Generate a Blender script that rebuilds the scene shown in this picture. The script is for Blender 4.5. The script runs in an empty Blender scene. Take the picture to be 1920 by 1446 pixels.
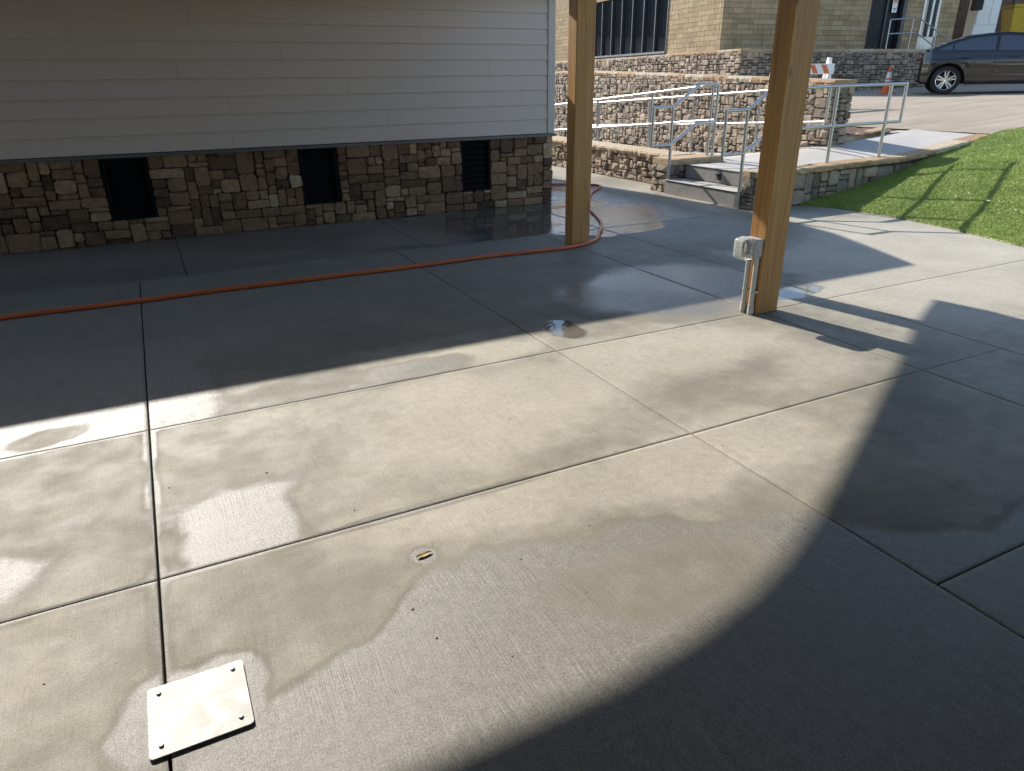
import bpy, bmesh, math, random
import numpy as np
from mathutils import Vector, Matrix

# ------------------------------------------------------------------ camera, sky, sun, exposure
scene = bpy.context.scene
COL = scene.collection
F_PX, PITCH, ROLL, YAW, CAM_H = 1320.245, 0.407858, -0.01374, -0.460436, 1.6
fw = Vector((0, math.cos(PITCH), -math.sin(PITCH))); rt = Vector((1, 0, 0)); up = Vector((0, math.sin(PITCH), math.cos(PITCH)))
r2 = rt * math.cos(ROLL) + up * math.sin(ROLL); u2 = -rt * math.sin(ROLL) + up * math.cos(ROLL)
Zr = Matrix.Rotation(YAW, 3, 'Z')
CR, CU, CW = Zr @ r2, Zr @ u2, Zr @ fw
cam_d = bpy.data.cameras.new('camera'); cam = bpy.data.objects.new('camera', cam_d); COL.objects.link(cam)
cam_d.sensor_width = 36; cam_d.lens = F_PX / 1920 * 36; cam_d.clip_start = 0.05; cam_d.clip_end = 2000
m3 = Matrix((CR, CU, -CW)).transposed()
cam.matrix_world = Matrix.Translation((0, 0, CAM_H)) @ m3.to_4x4()
scene.camera = cam

SUN_EL = math.radians(31.0); SUN_DX = -0.187           # sun stands far-left: direction (SUN_DX, +y)
sdir = Vector((SUN_DX, math.sqrt(1 - SUN_DX ** 2), 0)) * math.cos(SUN_EL) + Vector((0, 0, math.sin(SUN_EL)))
world = bpy.data.worlds.new('World'); scene.world = world; world.use_nodes = True
wn = world.node_tree.nodes; wl = world.node_tree.links
sky = wn.new('ShaderNodeTexSky'); sky.sky_type = 'NISHITA'; sky.sun_disc = False
sky.sun_elevation = SUN_EL; sky.sun_rotation = math.atan2(sdir.x, sdir.y); sky.altitude = 200; sky.air_density = 1.0; sky.dust_density = 0.6; sky.ozone_density = 1.2
wl.new(sky.outputs[0], wn['Background'].inputs[0]); wn['Background'].inputs[1].default_value = 0.15
sun_d = bpy.data.lights.new('sun', 'SUN'); sun_d.energy = 4.7; sun_d.angle = math.radians(0.53); sun_d.color = (1.0, 0.945, 0.87)
sun = bpy.data.objects.new('sun', sun_d); COL.objects.link(sun); sun.rotation_euler = (-sdir).to_track_quat('-Z', 'Y').to_euler(); sun.location = (-3, 20, 14)
vs = scene.view_settings; vs.view_transform = 'Standard'; vs.look = 'None'; vs.gamma = 1.0; vs.use_curve_mapping = False; vs.exposure = 0.75

rnd = random.Random(11)
# ------------------------------------------------------------------ materials
def new_mat(name):
    m = bpy.data.materials.new(name); m.use_nodes = True
    nt = m.node_tree; b = nt.nodes['Principled BSDF']
    return m, nt, b
def N(nt, t, **kw):
    n = nt.nodes.new(t)
    for k, v in kw.items(): setattr(n, k, v)
    return n
def ramp(nt, stops, interp='LINEAR'):
    r = N(nt, 'ShaderNodeValToRGB'); e = r.color_ramp.elements; r.color_ramp.interpolation = interp
    while len(e) > 1: e.remove(e[-1])
    e[0].position = stops[0][0]; e[0].color = (*stops[0][1], 1)
    for p, c in stops[1:]:
        x = e.new(p); x.color = (*c, 1)
    return r
def noise(nt, vec, scale, detail=4, rough=0.55, dist=0.0):
    n = N(nt, 'ShaderNodeTexNoise'); n.inputs['Scale'].default_value = scale; n.inputs['Detail'].default_value = detail
    n.inputs['Roughness'].default_value = rough; n.inputs['Distortion'].default_value = dist
    if vec is not None: nt.links.new(vec, n.inputs['Vector'])
    return n
def mapping(nt, vec, scale=(1, 1, 1), rot=(0, 0, 0)):
    m = N(nt, 'ShaderNodeMapping'); m.inputs['Scale'].default_value = scale; m.inputs['Rotation'].default_value = rot
    nt.links.new(vec, m.inputs['Vector']); return m.outputs[0]
def math_n(nt, op, a, b=None, clamp=False):
    n = N(nt, 'ShaderNodeMath'); n.operation = op; n.use_clamp = clamp
    for i, v in enumerate((a, b)):
        if v is None: continue
        if isinstance(v, (int, float)): n.inputs[i].default_value = v
        else: nt.links.new(v, n.inputs[i])
    return n.outputs[0]
def mrange(nt, v, a, b, c=0.0, d=1.0, smooth=True):
    n = N(nt, 'ShaderNodeMapRange'); n.interpolation_type = 'SMOOTHSTEP' if smooth else 'LINEAR'
    nt.links.new(v, n.inputs[0])
    for i, x in zip((1, 2, 3, 4), (a, b, c, d)): n.inputs[i].default_value = x
    return n.outputs[0]
def mixc(nt, f, a, b, mode='MIX'):
    n = N(nt, 'ShaderNodeMix'); n.data_type = 'RGBA'; n.blend_type = mode
    for i, v in ((0, f), (6, a), (7, b)):
        if isinstance(v, (int, float)): n.inputs[i].default_value = v
        elif isinstance(v, tuple): n.inputs[i].default_value = (*v, 1)
        else: nt.links.new(v, n.inputs[i])
    return n.outputs[2]
def bump(nt, b, h, strength=0.3, dist=0.01, prev=None):
    n = N(nt, 'ShaderNodeBump'); n.inputs['Strength'].default_value = strength if isinstance(strength, (int, float)) else 1
    if not isinstance(strength, (int, float)): nt.links.new(strength, n.inputs['Strength'])
    n.inputs['Distance'].default_value = dist; nt.links.new(h, n.inputs['Height'])
    if prev is not None: nt.links.new(prev, n.inputs['Normal'])
    if b is not None: nt.links.new(n.outputs[0], b.inputs['Normal'])
    return n.outputs[0]
def pos(nt): return N(nt, 'ShaderNodeNewGeometry').outputs['Position']
def objc(nt): return N(nt, 'ShaderNodeTexCoord').outputs['Object']

def plain(name, col, rough=0.5, metal=0.0, var=0.15, vscale=6.0, bmp=0.0, bscale=60.0, stretch=(1, 1, 1), bdist=0.004, coat=0.0):
    m, nt, b = new_mat(name)
    v = mapping(nt, objc(nt), stretch)
    n = noise(nt, v, vscale, 5)
    lo = tuple(c * (1 - var) for c in col); hi = tuple(min(1, c * (1 + var)) for c in col)
    r = ramp(nt, [(0.3, lo), (0.7, hi)]); nt.links.new(n.outputs[0], r.inputs[0]); nt.links.new(r.outputs[0], b.inputs['Base Color'])
    rr = mrange(nt, noise(nt, v, vscale * 2.3, 3).outputs[0], 0.3, 0.7, max(0.02, rough * 0.85), min(1, rough * 1.15)); nt.links.new(rr, b.inputs['Roughness'])
    b.inputs['Metallic'].default_value = metal; b.inputs['Coat Weight'].default_value = coat
    if bmp > 0: bump(nt, b, noise(nt, v, bscale, 4).outputs[0], bmp, bdist)
    return m

def concrete_mat():
    m, nt, b = new_mat('patio_concrete'); P = pos(nt)
    wet = N(nt, 'ShaderNodeAttribute', attribute_name='wet').outputs['Fac']
    pud = mrange(nt, N(nt, 'ShaderNodeAttribute', attribute_name='pud').outputs['Fac'], 0.28, 0.74)
    nz = noise(nt, P, 9, 5, 0.6).outputs[0]
    w = math_n(nt, 'ADD', wet, math_n(nt, 'ADD', math_n(nt, 'MULTIPLY', math_n(nt, 'SUBTRACT', nz, 0.5), 0.32), math_n(nt, 'MULTIPLY', math_n(nt, 'SUBTRACT', noise(nt, P, 46, 4, 0.7).outputs[0], 0.5), 0.24)))
    damp = mrange(nt, w, 0.08, 0.5); film = mrange(nt, w, 0.55, 0.93)
    nl = noise(nt, P, 1.6, 6, 0.65).outputs[0]; nm = noise(nt, P, 23, 6, 0.7).outputs[0]
    dry = ramp(nt, [(0.3, (0.318, 0.288, 0.23)), (0.52, (0.415, 0.378, 0.302)), (0.7, (0.515, 0.474, 0.39))]); nt.links.new(math_n(nt, 'ADD', math_n(nt, 'MULTIPLY', nl, 0.5), math_n(nt, 'MULTIPLY', nm, 0.5)), dry.inputs[0])
    dmp = ramp(nt, [(0.3, (0.185, 0.168, 0.127)), (0.7, (0.27, 0.248, 0.192))]); nt.links.new(nl, dmp.inputs[0])
    flm = ramp(nt, [(0.3, (0.19, 0.175, 0.146)), (0.7, (0.275, 0.258, 0.22))]); nt.links.new(nm, flm.inputs[0])
    c = mixc(nt, damp, dry.outputs[0], dmp.outputs[0]); c = mixc(nt, film, c, flm.outputs[0])
    # hairline crazing on the dry skin, small dark specks
    vo = N(nt, 'ShaderNodeTexVoronoi'); vo.feature = 'DISTANCE_TO_EDGE'; vo.inputs['Scale'].default_value = 24
    pv = mixc(nt, 0.06, P, noise(nt, P, 30, 3).outputs['Color']); nt.links.new(pv, vo.inputs['Vector'])
    crz = mrange(nt, vo.outputs[0], 0.0, 0.035, 1.0, 0.0)
    crm = math_n(nt, 'MULTIPLY', crz, mrange(nt, noise(nt, P, 2.2, 3).outputs[0], 0.5, 0.66)); crm = math_n(nt, 'MULTIPLY', crm, 0.28)
    c = mixc(nt, crm, c, (0.12, 0.10, 0.08))
    sp = mrange(nt, noise(nt, P, 110, 2, 0.5).outputs[0], 0.70, 0.73); c = mixc(nt, math_n(nt, 'MULTIPLY', sp, 0.8), c, (0.05, 0.042, 0.035))
    spk = math_n(nt, 'ADD', math_n(nt, 'MULTIPLY', noise(nt, P, 120, 2, 0.8).outputs[0], 0.5), math_n(nt, 'MULTIPLY', noise(nt, P, 270, 1, 0.8).outputs[0], 0.5))
    amp = N(nt, 'ShaderNodeMix'); nt.links.new(film, amp.inputs[0]); amp.inputs[2].default_value = 0.9; amp.inputs[3].default_value = 1.7
    spv = math_n(nt, 'MULTIPLY', math_n(nt, 'SUBTRACT', spk, 0.5), amp.outputs[0]); spv = math_n(nt, 'ADD', 1.0, math_n(nt, 'MULTIPLY', spv, 1.9))
    # broom strokes tint
    wob = N(nt, 'ShaderNodeVectorMath'); wob.operation = 'MULTIPLY_ADD'; nt.links.new(noise(nt, P, 1.1, 2).outputs['Color'], wob.inputs[0]); wob.inputs[1].default_value = (0.10, 0, 0); nt.links.new(P, wob.inputs[2])
    br = noise(nt, mapping(nt, wob.outputs[0], (200, 3.5, 1)), 1.0, 3, 0.65).outputs[0]
    bra = math_n(nt, 'MULTIPLY', mrange(nt, noise(nt, P, 1.7, 3).outputs[0], 0.38, 0.62, 0.25, 1.0), mrange(nt, w, 0.3, 0.8, 0.55, 1.25))
    brt = math_n(nt, 'ADD', 1.0, math_n(nt, 'MULTIPLY', math_n(nt, 'SUBTRACT', br, 0.5), math_n(nt, 'MULTIPLY', bra, 0.95)))
    spv = math_n(nt, 'MULTIPLY', spv, math_n(nt, 'SUBTRACT', 1.0, math_n(nt, 'MULTIPLY', pud, 0.5)))
    hsv = N(nt, 'ShaderNodeHueSaturation'); nt.links.new(c, hsv.inputs['Color']); nt.links.new(math_n(nt, 'MULTIPLY', brt, spv), hsv.inputs['Value'])
    nt.links.new(hsv.outputs[0], b.inputs['Base Color'])
    dr = mrange(nt, noise(nt, P, 5, 4).outputs[0], 0.3, 0.7, 0.62, 0.8)
    r1 = N(nt, 'ShaderNodeMix'); nt.links.new(film, r1.inputs[0]); nt.links.new(dr, r1.inputs[2]); r1.inputs[3].default_value = 0.41
    r2_ = N(nt, 'ShaderNodeMix'); nt.links.new(pud, r2_.inputs[0]); nt.links.new(r1.outputs[0], r2_.inputs[2]); r2_.inputs[3].default_value = 0.035
    nt.links.new(r2_.outputs[0], b.inputs['Roughness'])
    b.inputs['IOR'].default_value = 1.42
    ip = math_n(nt, 'SUBTRACT', 1.0, math_n(nt, 'MULTIPLY', pud, 0.97))
    s1 = math_n(nt, 'MULTIPLY', ip, math_n(nt, 'MULTIPLY', bra, 0.6))
    n1 = bump(nt, None, br, s1, 0.0022)
    gr = noise(nt, P, 260, 3, 0.75).outputs[0]
    n2 = bump(nt, None, gr, math_n(nt, 'MULTIPLY', ip, 0.75), 0.0022, n1)
    rp = noise(nt, P, 16, 3, 0.5).outputs[0]
    rpa = N(nt, 'ShaderNodeAttribute', attribute_name='rip').outputs['Fac']
    n3 = bump(nt, b, rp, math_n(nt, 'MULTIPLY', rpa, 0.6), 0.012, n2)
    return m

def stone_mat(name, stops, sat_noise=0.5, wetdark=1.0, rough=0.85):
    m, nt, b = new_mat(name); P = pos(nt)
    a = N(nt, 'ShaderNodeAttribute', attribute_name='rnd').outputs['Fac']
    r = ramp(nt, stops); 
    off = math_n(nt, 'MULTIPLY', math_n(nt, 'SUBTRACT', noise(nt, P, 14, 5, 0.65, 0.6).outputs[0], 0.5), sat_noise)
    nt.links.new(math_n(nt, 'ADD', a, off, True), r.inputs[0])
    g = mrange(nt, noise(nt, P, 60, 5, 0.7).outputs[0], 0.3, 0.7, 0.72, 1.2, False)
    hsv = N(nt, 'ShaderNodeHueSaturation'); nt.links.new(r.outputs[0], hsv.inputs['Color']); nt.links.new(g, hsv.inputs['Value'])
    nt.links.new(hsv.outputs[0], b.inputs['Base Color']); b.inputs['Roughness'].default_value = rough
    n1 = bump(nt, None, noise(nt, P, 22, 7, 0.72, 0.8).outputs[0], 1.0, 0.035)
    bump(nt, b, noise(nt, P, 150, 4, 0.7).outputs[0], 0.4, 0.004, n1)
    return m

def wood_mat():
    m, nt, b = new_mat('post_timber'); o = objc(nt)
    v = mapping(nt, o, (26, 26, 0.9)); w = noise(nt, v, 1.0, 6, 0.62, 1.2)
    v2 = mapping(nt, o, (120, 120, 2.2)); w2 = noise(nt, v2, 1.0, 4, 0.6)
    rr = ramp(nt, [(0.30, (0.25, 0.11, 0.03)), (0.46, (0.40, 0.20, 0.056)), (0.62, (0.505, 0.275, 0.085)), (0.8, (0.55, 0.33, 0.115))])
    nt.links.new(math_n(nt, 'ADD', math_n(nt, 'MULTIPLY', w.outputs[0], 0.75), math_n(nt, 'MULTIPLY', w2.outputs[0], 0.25)), rr.inputs[0])
    kn = N(nt, 'ShaderNodeTexVoronoi'); kn.inputs['Scale'].default_value = 1.0; nt.links.new(mapping(nt, o, (7, 7, 2.6)), kn.inputs['Vector'])
    kk = mrange(nt, kn.outputs['Distance'], 0.05, 0.14, 0.75, 0.0)
    c = mixc(nt, kk, rr.outputs[0], (0.17, 0.075, 0.028))
    ck = noise(nt, mapping(nt, o, (34, 34, 0.55)), 1.0, 2, 0.5, 0.3).outputs[0]; ckm = math_n(nt, 'MULTIPLY', mrange(nt, math_n(nt, 'ABSOLUTE', math_n(nt, 'SUBTRACT', ck, 0.56)), 0.0, 0.012, 1.0, 0.0), mrange(nt, noise(nt, o, 1.9, 2).outputs[0], 0.48, 0.6))
    c = mixc(nt, math_n(nt, 'MULTIPLY', ckm, 0.7), c, (0.07, 0.03, 0.012))
    drt = mrange(nt, noise(nt, mapping(nt, o, (3, 3, 1.2)), 1.0, 4).outputs[0], 0.5, 0.75, 0.0, 0.35); c = mixc(nt, drt, c, (0.26, 0.15, 0.065))
    nt.links.new(c, b.inputs['Base Color']); b.inputs['Roughness'].default_value = 0.55
    bump(nt, b, w2.outputs[0], 0.22, 0.003)
    return m

def grass_mat(name, k=1.0):
    m, nt, b = new_mat(name); P = pos(nt)
    n = noise(nt, P, 3.0, 4); n2 = noise(nt, P, 90, 3)
    r = ramp(nt, [(0.25, (0.060 * k, 0.088 * k, 0.010 * k)), (0.5, (0.108 * k, 0.143 * k, 0.024 * k)), (0.75, (0.18 * k, 0.205 * k, 0.048 * k))])
    nt.links.new(math_n(nt, 'ADD', math_n(nt, 'MULTIPLY', n.outputs[0], 0.45), math_n(nt, 'MULTIPLY', n2.outputs[0], 0.55)), r.inputs[0])
    nt.links.new(r.outputs[0], b.inputs['Base Color']); b.inputs['Roughness'].default_value = 0.55
    return m

def steel_mat():
    m, nt, b = new_mat('brushed_stainless'); o = pos(nt)
    b.inputs['Base Color'].default_value = (0.46, 0.46, 0.47, 1); b.inputs['Metallic'].default_value = 1
    r = mrange(nt, noise(nt, o, 40, 4).outputs[0], 0.3, 0.7, 0.36, 0.42); nt.links.new(r, b.inputs['Roughness'])
    return m

def block_mat():
    m, nt, b = new_mat('ribbed_block'); P = pos(nt)
    a = N(nt, 'ShaderNodeObjectInfo').outputs['Random']
    r = ramp(nt, [(0.0, (0.33, 0.235, 0.135)), (0.5, (0.40, 0.295, 0.17)), (1.0, (0.46, 0.345, 0.21))]); nt.links.new(a, r.inputs[0])
    g = noise(nt, mapping(nt, P, (14, 14, 2.0)), 1.0, 4, 0.7)
    hsv = N(nt, 'ShaderNodeHueSaturation'); nt.links.new(r.outputs[0], hsv.inputs['Color']); nt.links.new(mrange(nt, g.outputs[0], 0.3, 0.7, 0.75, 1.15, False), hsv.inputs['Value'])
    nt.links.new(hsv.outputs[0], b.inputs['Base Color']); b.inputs['Roughness'].default_value = 0.9
    bump(nt, b, g.outputs[0], 1.0, 0.05)
    return m

def asphalt_mat():
    m, nt, b = new_mat('lot_asphalt'); P = pos(nt)
    n = noise(nt, P, 0.7, 5, 0.6); n2 = noise(nt, P, 45, 4, 0.8); st = noise(nt, mapping(nt, P, (0.25, 3.2, 1), (0, 0, 0.2)), 1.0, 4, 0.6)
    s = math_n(nt, 'ADD', math_n(nt, 'MULTIPLY', n.outputs[0], 0.3), math_n(nt, 'ADD', math_n(nt, 'MULTIPLY', n2.outputs[0], 0.4), math_n(nt, 'MULTIPLY', st.outputs[0], 0.3)))
    r = ramp(nt, [(0.34, (0.245, 0.20, 0.15)), (0.5, (0.40, 0.33, 0.25)), (0.64, (0.52, 0.435, 0.335))]); nt.links.new(s, r.inputs[0])
    nt.links.new(r.outputs[0], b.inputs['Base Color']); b.inputs['Roughness'].default_value = 0.9
    bump(nt, b, n2.outputs[0], 0.8, 0.03)
    return m

M = {}
M['concrete'] = concrete_mat()
M['joint'] = plain('dark_joint_base', (0.035, 0.03, 0.027), 0.9)  # dark base under the slabs, visible in the saw-cut joints
M['house_stone'] = stone_mat('foundation_stone', [(0.0, (0.078, 0.046, 0.03)), (0.25, (0.17, 0.098, 0.058)), (0.5, (0.265, 0.162, 0.095)), (0.72, (0.345, 0.22, 0.13)), (0.9, (0.48, 0.345, 0.22)), (1.0, (0.54, 0.41, 0.28))], 0.75)
M['wall_stone'] = stone_mat('fieldstone', [(0.0, (0.17, 0.135, 0.105)), (0.3, (0.31, 0.25, 0.19)), (0.55, (0.42, 0.335, 0.25)), (0.78, (0.50, 0.385, 0.27)), (1.0, (0.55, 0.46, 0.35))], 0.6)
M['cap_stone'] = stone_mat('sandstone_cap', [(0.0, (0.40, 0.25, 0.13)), (0.35, (0.50, 0.34, 0.19)), (0.7, (0.56, 0.42, 0.26)), (1.0, (0.58, 0.50, 0.38))], 0.45)
M['mortar'] = plain('dark_mortar', (0.055, 0.047, 0.04), 0.95, bmp=0.5, bscale=40)
M['siding'] = plain('grey_siding', (0.53, 0.45, 0.415), 0.62, var=0.07, vscale=1.2, bmp=0.25, bscale=1.0, stretch=(4, 60, 160), bdist=0.002)
M['trim'] = plain('grey_trim', (0.48, 0.435, 0.41), 0.55, var=0.03)
M['flashing'] = plain('dark_flashing', (0.10, 0.10, 0.105), 0.45, 0.0, var=0.1)
M['vent'] = plain('black_vent_metal', (0.006, 0.0065, 0.009), 0.75, var=0.2)
M['wood'] = wood_mat(); M['vent'].node_tree.nodes['Principled BSDF'].inputs['Specular IOR Level'].default_value = 0.12
M['roofing'] = plain('roof_shingle', (0.09, 0.085, 0.08), 0.9, var=0.3, vscale=20, bmp=0.5)
M['soffit'] = plain('soffit_boards', (0.11, 0.07, 0.035), 0.6, var=0.25, vscale=3, stretch=(1, 12, 1))
M['steel'] = steel_mat()
M['step'] = plain('step_concrete', (0.285, 0.27, 0.245), 0.85, var=0.22, vscale=5, bmp=0.6, bscale=120, bdist=0.004)
M['walk'] = plain('walk_concrete', (0.43, 0.405, 0.365), 0.85, var=0.1, vscale=1.5, bmp=0.3, bscale=150)
M['asphalt'] = asphalt_mat()
M['hose'] = plain('orange_hose_rubber', (0.66, 0.15, 0.05), 0.42, var=0.15, vscale=3)
M['lawn'] = grass_mat('turf_backing', 1.3); M['blade'] = grass_mat('turf_blade', 2.6)
M['hill'] = grass_mat('hill_grass', 0.9)
M['grey_plastic'] = plain('grey_outlet_plastic', (0.40, 0.40, 0.39), 0.5, var=0.1)
M['pvc'] = plain('grey_conduit', (0.46, 0.47, 0.44), 0.45, var=0.15, vscale=15)
def plate_mat():
    m, nt, b = new_mat('galvanised_plate'); P = pos(nt); n = noise(nt, P, 13, 4, 0.6, 0.8).outputs[0]; n2 = noise(nt, P, 300, 2, 0.8).outputs[0]
    r = ramp(nt, [(0.3, (0.30, 0.315, 0.32)), (0.5, (0.37, 0.37, 0.35)), (0.7, (0.42, 0.41, 0.36))]); nt.links.new(math_n(nt, 'ADD', math_n(nt, 'MULTIPLY', n, 0.5), math_n(nt, 'MULTIPLY', n2, 0.5)), r.inputs[0]); nt.links.new(r.outputs[0], b.inputs['Base Color'])
    b.inputs['Metallic'].default_value = 0.2; nt.links.new(mrange(nt, n, 0.3, 0.7, 0.52, 0.64), b.inputs['Roughness']); bump(nt, b, n2, 0.5, 0.001); return m
M['galv'] = plate_mat()
M['screw'] = plain('zinc_screw', (0.35, 0.35, 0.36), 0.4, 1.0)
M['white'] = plain('white_plastic', (0.80, 0.80, 0.78), 0.45, var=0.04)
M['orange'] = plain('safety_orange', (0.80, 0.13, 0.02), 0.5, var=0.06)
M['barr_orange'] = plain('reflective_orange', (0.70, 0.15, 0.04), 0.5, var=0.06)
M['block'] = block_mat()
M['frame'] = plain('dark_bronze_frame', (0.05, 0.05, 0.055), 0.4, 0.3)
M['alu'] = plain('aluminium_mullion', (0.42, 0.43, 0.45), 0.35, 0.7)
M['black'] = plain('black_interior', (0.012, 0.012, 0.013), 0.7)
M['paint_black'] = plain('car_paint', (0.007, 0.0075, 0.009), 0.22, 0.0, var=0.05, coat=1.0)
M['tyre'] = plain('tyre_rubber', (0.02, 0.02, 0.02), 0.8)
M['alloy'] = plain('alloy_rim', (0.72, 0.73, 0.75), 0.22, 1.0, var=0.05)
M['chrome'] = plain('chrome_trim', (0.7, 0.7, 0.72), 0.12, 1.0, var=0.02)
M['yellow'] = plain('yellow_bin', (0.55, 0.36, 0.02), 0.5, var=0.1)
M['brown_wall'] = plain('brown_brick', (0.16, 0.095, 0.065), 0.9, var=0.25, vscale=8)
M['mulch'] = plain('leaf_mulch', (0.19, 0.12, 0.085), 0.95, var=0.5, vscale=60, bmp=1.0, bscale=70, bdist=0.04)
M['leaf'] = plain('dry_leaf', (0.42, 0.29, 0.12), 0.7, var=0.5, vscale=120)
M['pale_leaf'] = plain('pale_leaf', (0.55, 0.46, 0.28), 0.7, var=0.3, vscale=40)
def glass_mat(name, tint, rough=0.03, metal=0.0):
    m, nt, b = new_mat(name); b.inputs['Base Color'].default_value = (*tint, 1); b.inputs['Roughness'].default_value = rough; b.inputs['IOR'].default_value = 1.9
    b.inputs['Metallic'].default_value = metal
    w = noise(nt, pos(nt), 1.3, 2); bump(nt, b, w.outputs[0], 0.05, 0.02)
    return m
M['glass'] = glass_mat('dark_window_glass', (0.012, 0.014, 0.018), 0.02); M['car_glass'] = glass_mat('tinted_car_glass', (0.055, 0.065, 0.085))
def clear_mat():
    m, nt, b = new_mat('cloudy_clear_plastic'); b.inputs['Base Color'].default_value = (0.88, 0.88, 0.84, 1); b.inputs['Transmission Weight'].default_value = 0.72
    nt.links.new(mrange(nt, noise(nt, pos(nt), 90, 3).outputs[0], 0.35, 0.65, 0.18, 0.5), b.inputs['Roughness']); b.inputs['IOR'].default_value = 1.12
    return m
M['clear'] = clear_mat()

# ------------------------------------------------------------------ builders
def tag(o, label=None, cat=None, group=None, kind=None):
    if label: o['label'] = label
    if cat: o['category'] = cat
    if group: o['group'] = group
    if kind: o['kind'] = kind
    return o
def empty(name, loc, rz=0.0, label=None, cat=None, group=None):
    o = bpy.data.objects.new(name, None); COL.objects.link(o); o.location = loc; o.rotation_euler = (0, 0, rz); o.empty_display_size = 0.1
    return tag(o, label, cat, group)
class MB:
    def __init__(s): s.v = []; s.f = []; s.a = []
    def add(s, vs, fs, a=0.5):
        o = len(s.v); s.v += [tuple(p) for p in vs]; s.f += [tuple(i + o for i in q) for q in fs]; s.a += [a] * len(fs)
    def box(s, x0, x1, y0, y1, z0, z1, ch=0.0, a=0.5):
        if ch <= 0:
            vs = [(x, y, z) for z in (z0, z1) for y in (y0, y1) for x in (x0, x1)]
            s.add(vs, [(0, 2, 3, 1), (4, 5, 7, 6), (0, 1, 5, 4), (2, 6, 7, 3), (0, 4, 6, 2), (1, 3, 7, 5)], a); return
        bm = bmesh.new(); bmesh.ops.create_cube(bm, size=1)
        for v in bm.verts: v.co = ((x0 + x1) / 2 + v.co.x * (x1 - x0), (y0 + y1) / 2 + v.co.y * (y1 - y0), (z0 + z1) / 2 + v.co.z * (z1 - z0))
        bmesh.ops.bevel(bm, geom=bm.edges[:], offset=ch, segments=1, affect='EDGES', profile=0.5)
        bm.verts.ensure_lookup_table(); bm.verts.index_update()
        s.add([v.co[:] for v in bm.verts], [[v.index for v in f.verts] for f in bm.faces], a); bm.free()
    def obox(s, c, ax, L, Wd, z0, z1, a=0.5):      # oriented box: centre c (x,y), axis angle ax
        ca, sa = math.cos(ax), math.sin(ax); vs = []
        for z in (z0, z1):
            for q in (-Wd / 2, Wd / 2):
                for p in (-L / 2, L / 2): vs.append((c[0] + p * ca - q * sa, c[1] + p * sa + q * ca, z))
        s.add(vs, [(0, 2, 3, 1), (4, 5, 7, 6), (0, 1, 5, 4), (2, 6, 7, 3), (0, 4, 6, 2), (1, 3, 7, 5)], a)
    def hexa(s, v8, a=0.5):
        s.add(v8, [(0, 2, 3, 1), (4, 5, 7, 6), (0, 1, 5, 4), (2, 6, 7, 3), (0, 4, 6, 2), (1, 3, 7, 5)], a)
    def tube(s, pts, r, n=10, cap=True, a=0.5):
        pts = [Vector(p) for p in pts]; rings = []; rs = r if isinstance(r, (list, tuple)) else [r] * len(pts)
        prev = None
        for i, p in enumerate(pts):
            d0 = (pts[i] - pts[i - 1]).normalized() if i > 0 else (pts[1] - pts[0]).normalized()
            d1 = (pts[i + 1] - pts[i]).normalized() if i < len(pts) - 1 else d0
            t = (d0 + d1).normalized()
            if prev is None:
                ref = Vector((0, 0, 1)) if abs(t.z) < 0.9 else Vector((1, 0, 0)); u = t.cross(ref).normalized()
            else: u = (prev - t * prev.dot(t)).normalized()
            prev = u; w = t.cross(u); k = 1.0 / max(0.5, math.sqrt(max(0.0, (1 + d0.dot(d1)) / 2)))
            # mitre: widen in the bend plane
            nrm = (d1 - d0); rings.append([])
            for j in range(n):
                an = 2 * math.pi * j / n; q = u * math.cos(an) + w * math.sin(an)
                if nrm.length > 1e-4:
                    e = nrm.normalized(); q = q + e * q.dot(e) * (k - 1)
                rings[-1].append(p + q * rs[i])
        vs = [tuple(v) for rg in rings for v in rg]; fs = []
        for i in range(len(rings) - 1):
            for j in range(n): fs.append((i * n + j, i * n + (j + 1) % n, (i + 1) * n + (j + 1) % n, (i + 1) * n + j))
        if cap: fs.append(tuple(reversed(range(n)))); fs.append(tuple(range((len(rings) - 1) * n, len(rings) * n)))
        s.add(vs, fs, a)
    def lathe(s, prof, c=(0, 0, 0), n=20, a=0.5):   # prof: (r,z) list round z axis
        vs = []; fs = []
        for r, z in prof:
            for j in range(n):
                an = 2 * math.pi * j / n; vs.append((c[0] + r * math.cos(an), c[1] + r * math.sin(an), c[2] + z))
        for i in range(len(prof) - 1):
            for j in range(n): fs.append((i * n + j, i * n + (j + 1) % n, (i + 1) * n + (j + 1) % n, (i + 1) * n + j))
        s.add(vs, fs, a)
    def prism(s, poly, axis, lo, hi, a=0.5):        # poly in the two other axes
        n = len(poly); vs = []
        for h in (lo, hi):
            for p, q in poly: vs.append({'x': (h, p, q), 'y': (p, h, q), 'z': (p, q, h)}[axis])
        s.add(vs, [tuple(range(n)), tuple(reversed(range(n, 2 * n)))] + [(i, (i + 1) % n, n + (i + 1) % n, n + i) for i in range(n)], a)
    def build(s, name, mat, parent=None, smooth=False, fixn=True):
        me = bpy.data.meshes.new(name)
        pl = Vector(parent.matrix_basis.translation) if parent is not None and not parent.get('_local') else Vector((0, 0, 0))
        gp = parent.parent if parent is not None else None
        while gp is not None and not parent.get('_local'): pl = pl + gp.matrix_basis.translation; gp = gp.parent
        me.from_pydata([(p[0] - pl.x, p[1] - pl.y, p[2] - pl.z) for p in s.v], [], s.f)
        if fixn:
            bm = bmesh.new(); bm.from_mesh(me); bmesh.ops.recalc_face_normals(bm, faces=bm.faces[:]); bm.to_mesh(me); bm.free()
        at = me.attributes.new('rnd', 'FLOAT', 'FACE'); at.data.foreach_set('value', np.array(s.a, dtype=np.float32))
        me.materials.append(mat)
        if smooth:
            me.polygons.foreach_set('use_smooth', [True] * len(me.polygons))
            me.set_sharp_from_angle(angle=math.radians(38))
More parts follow.
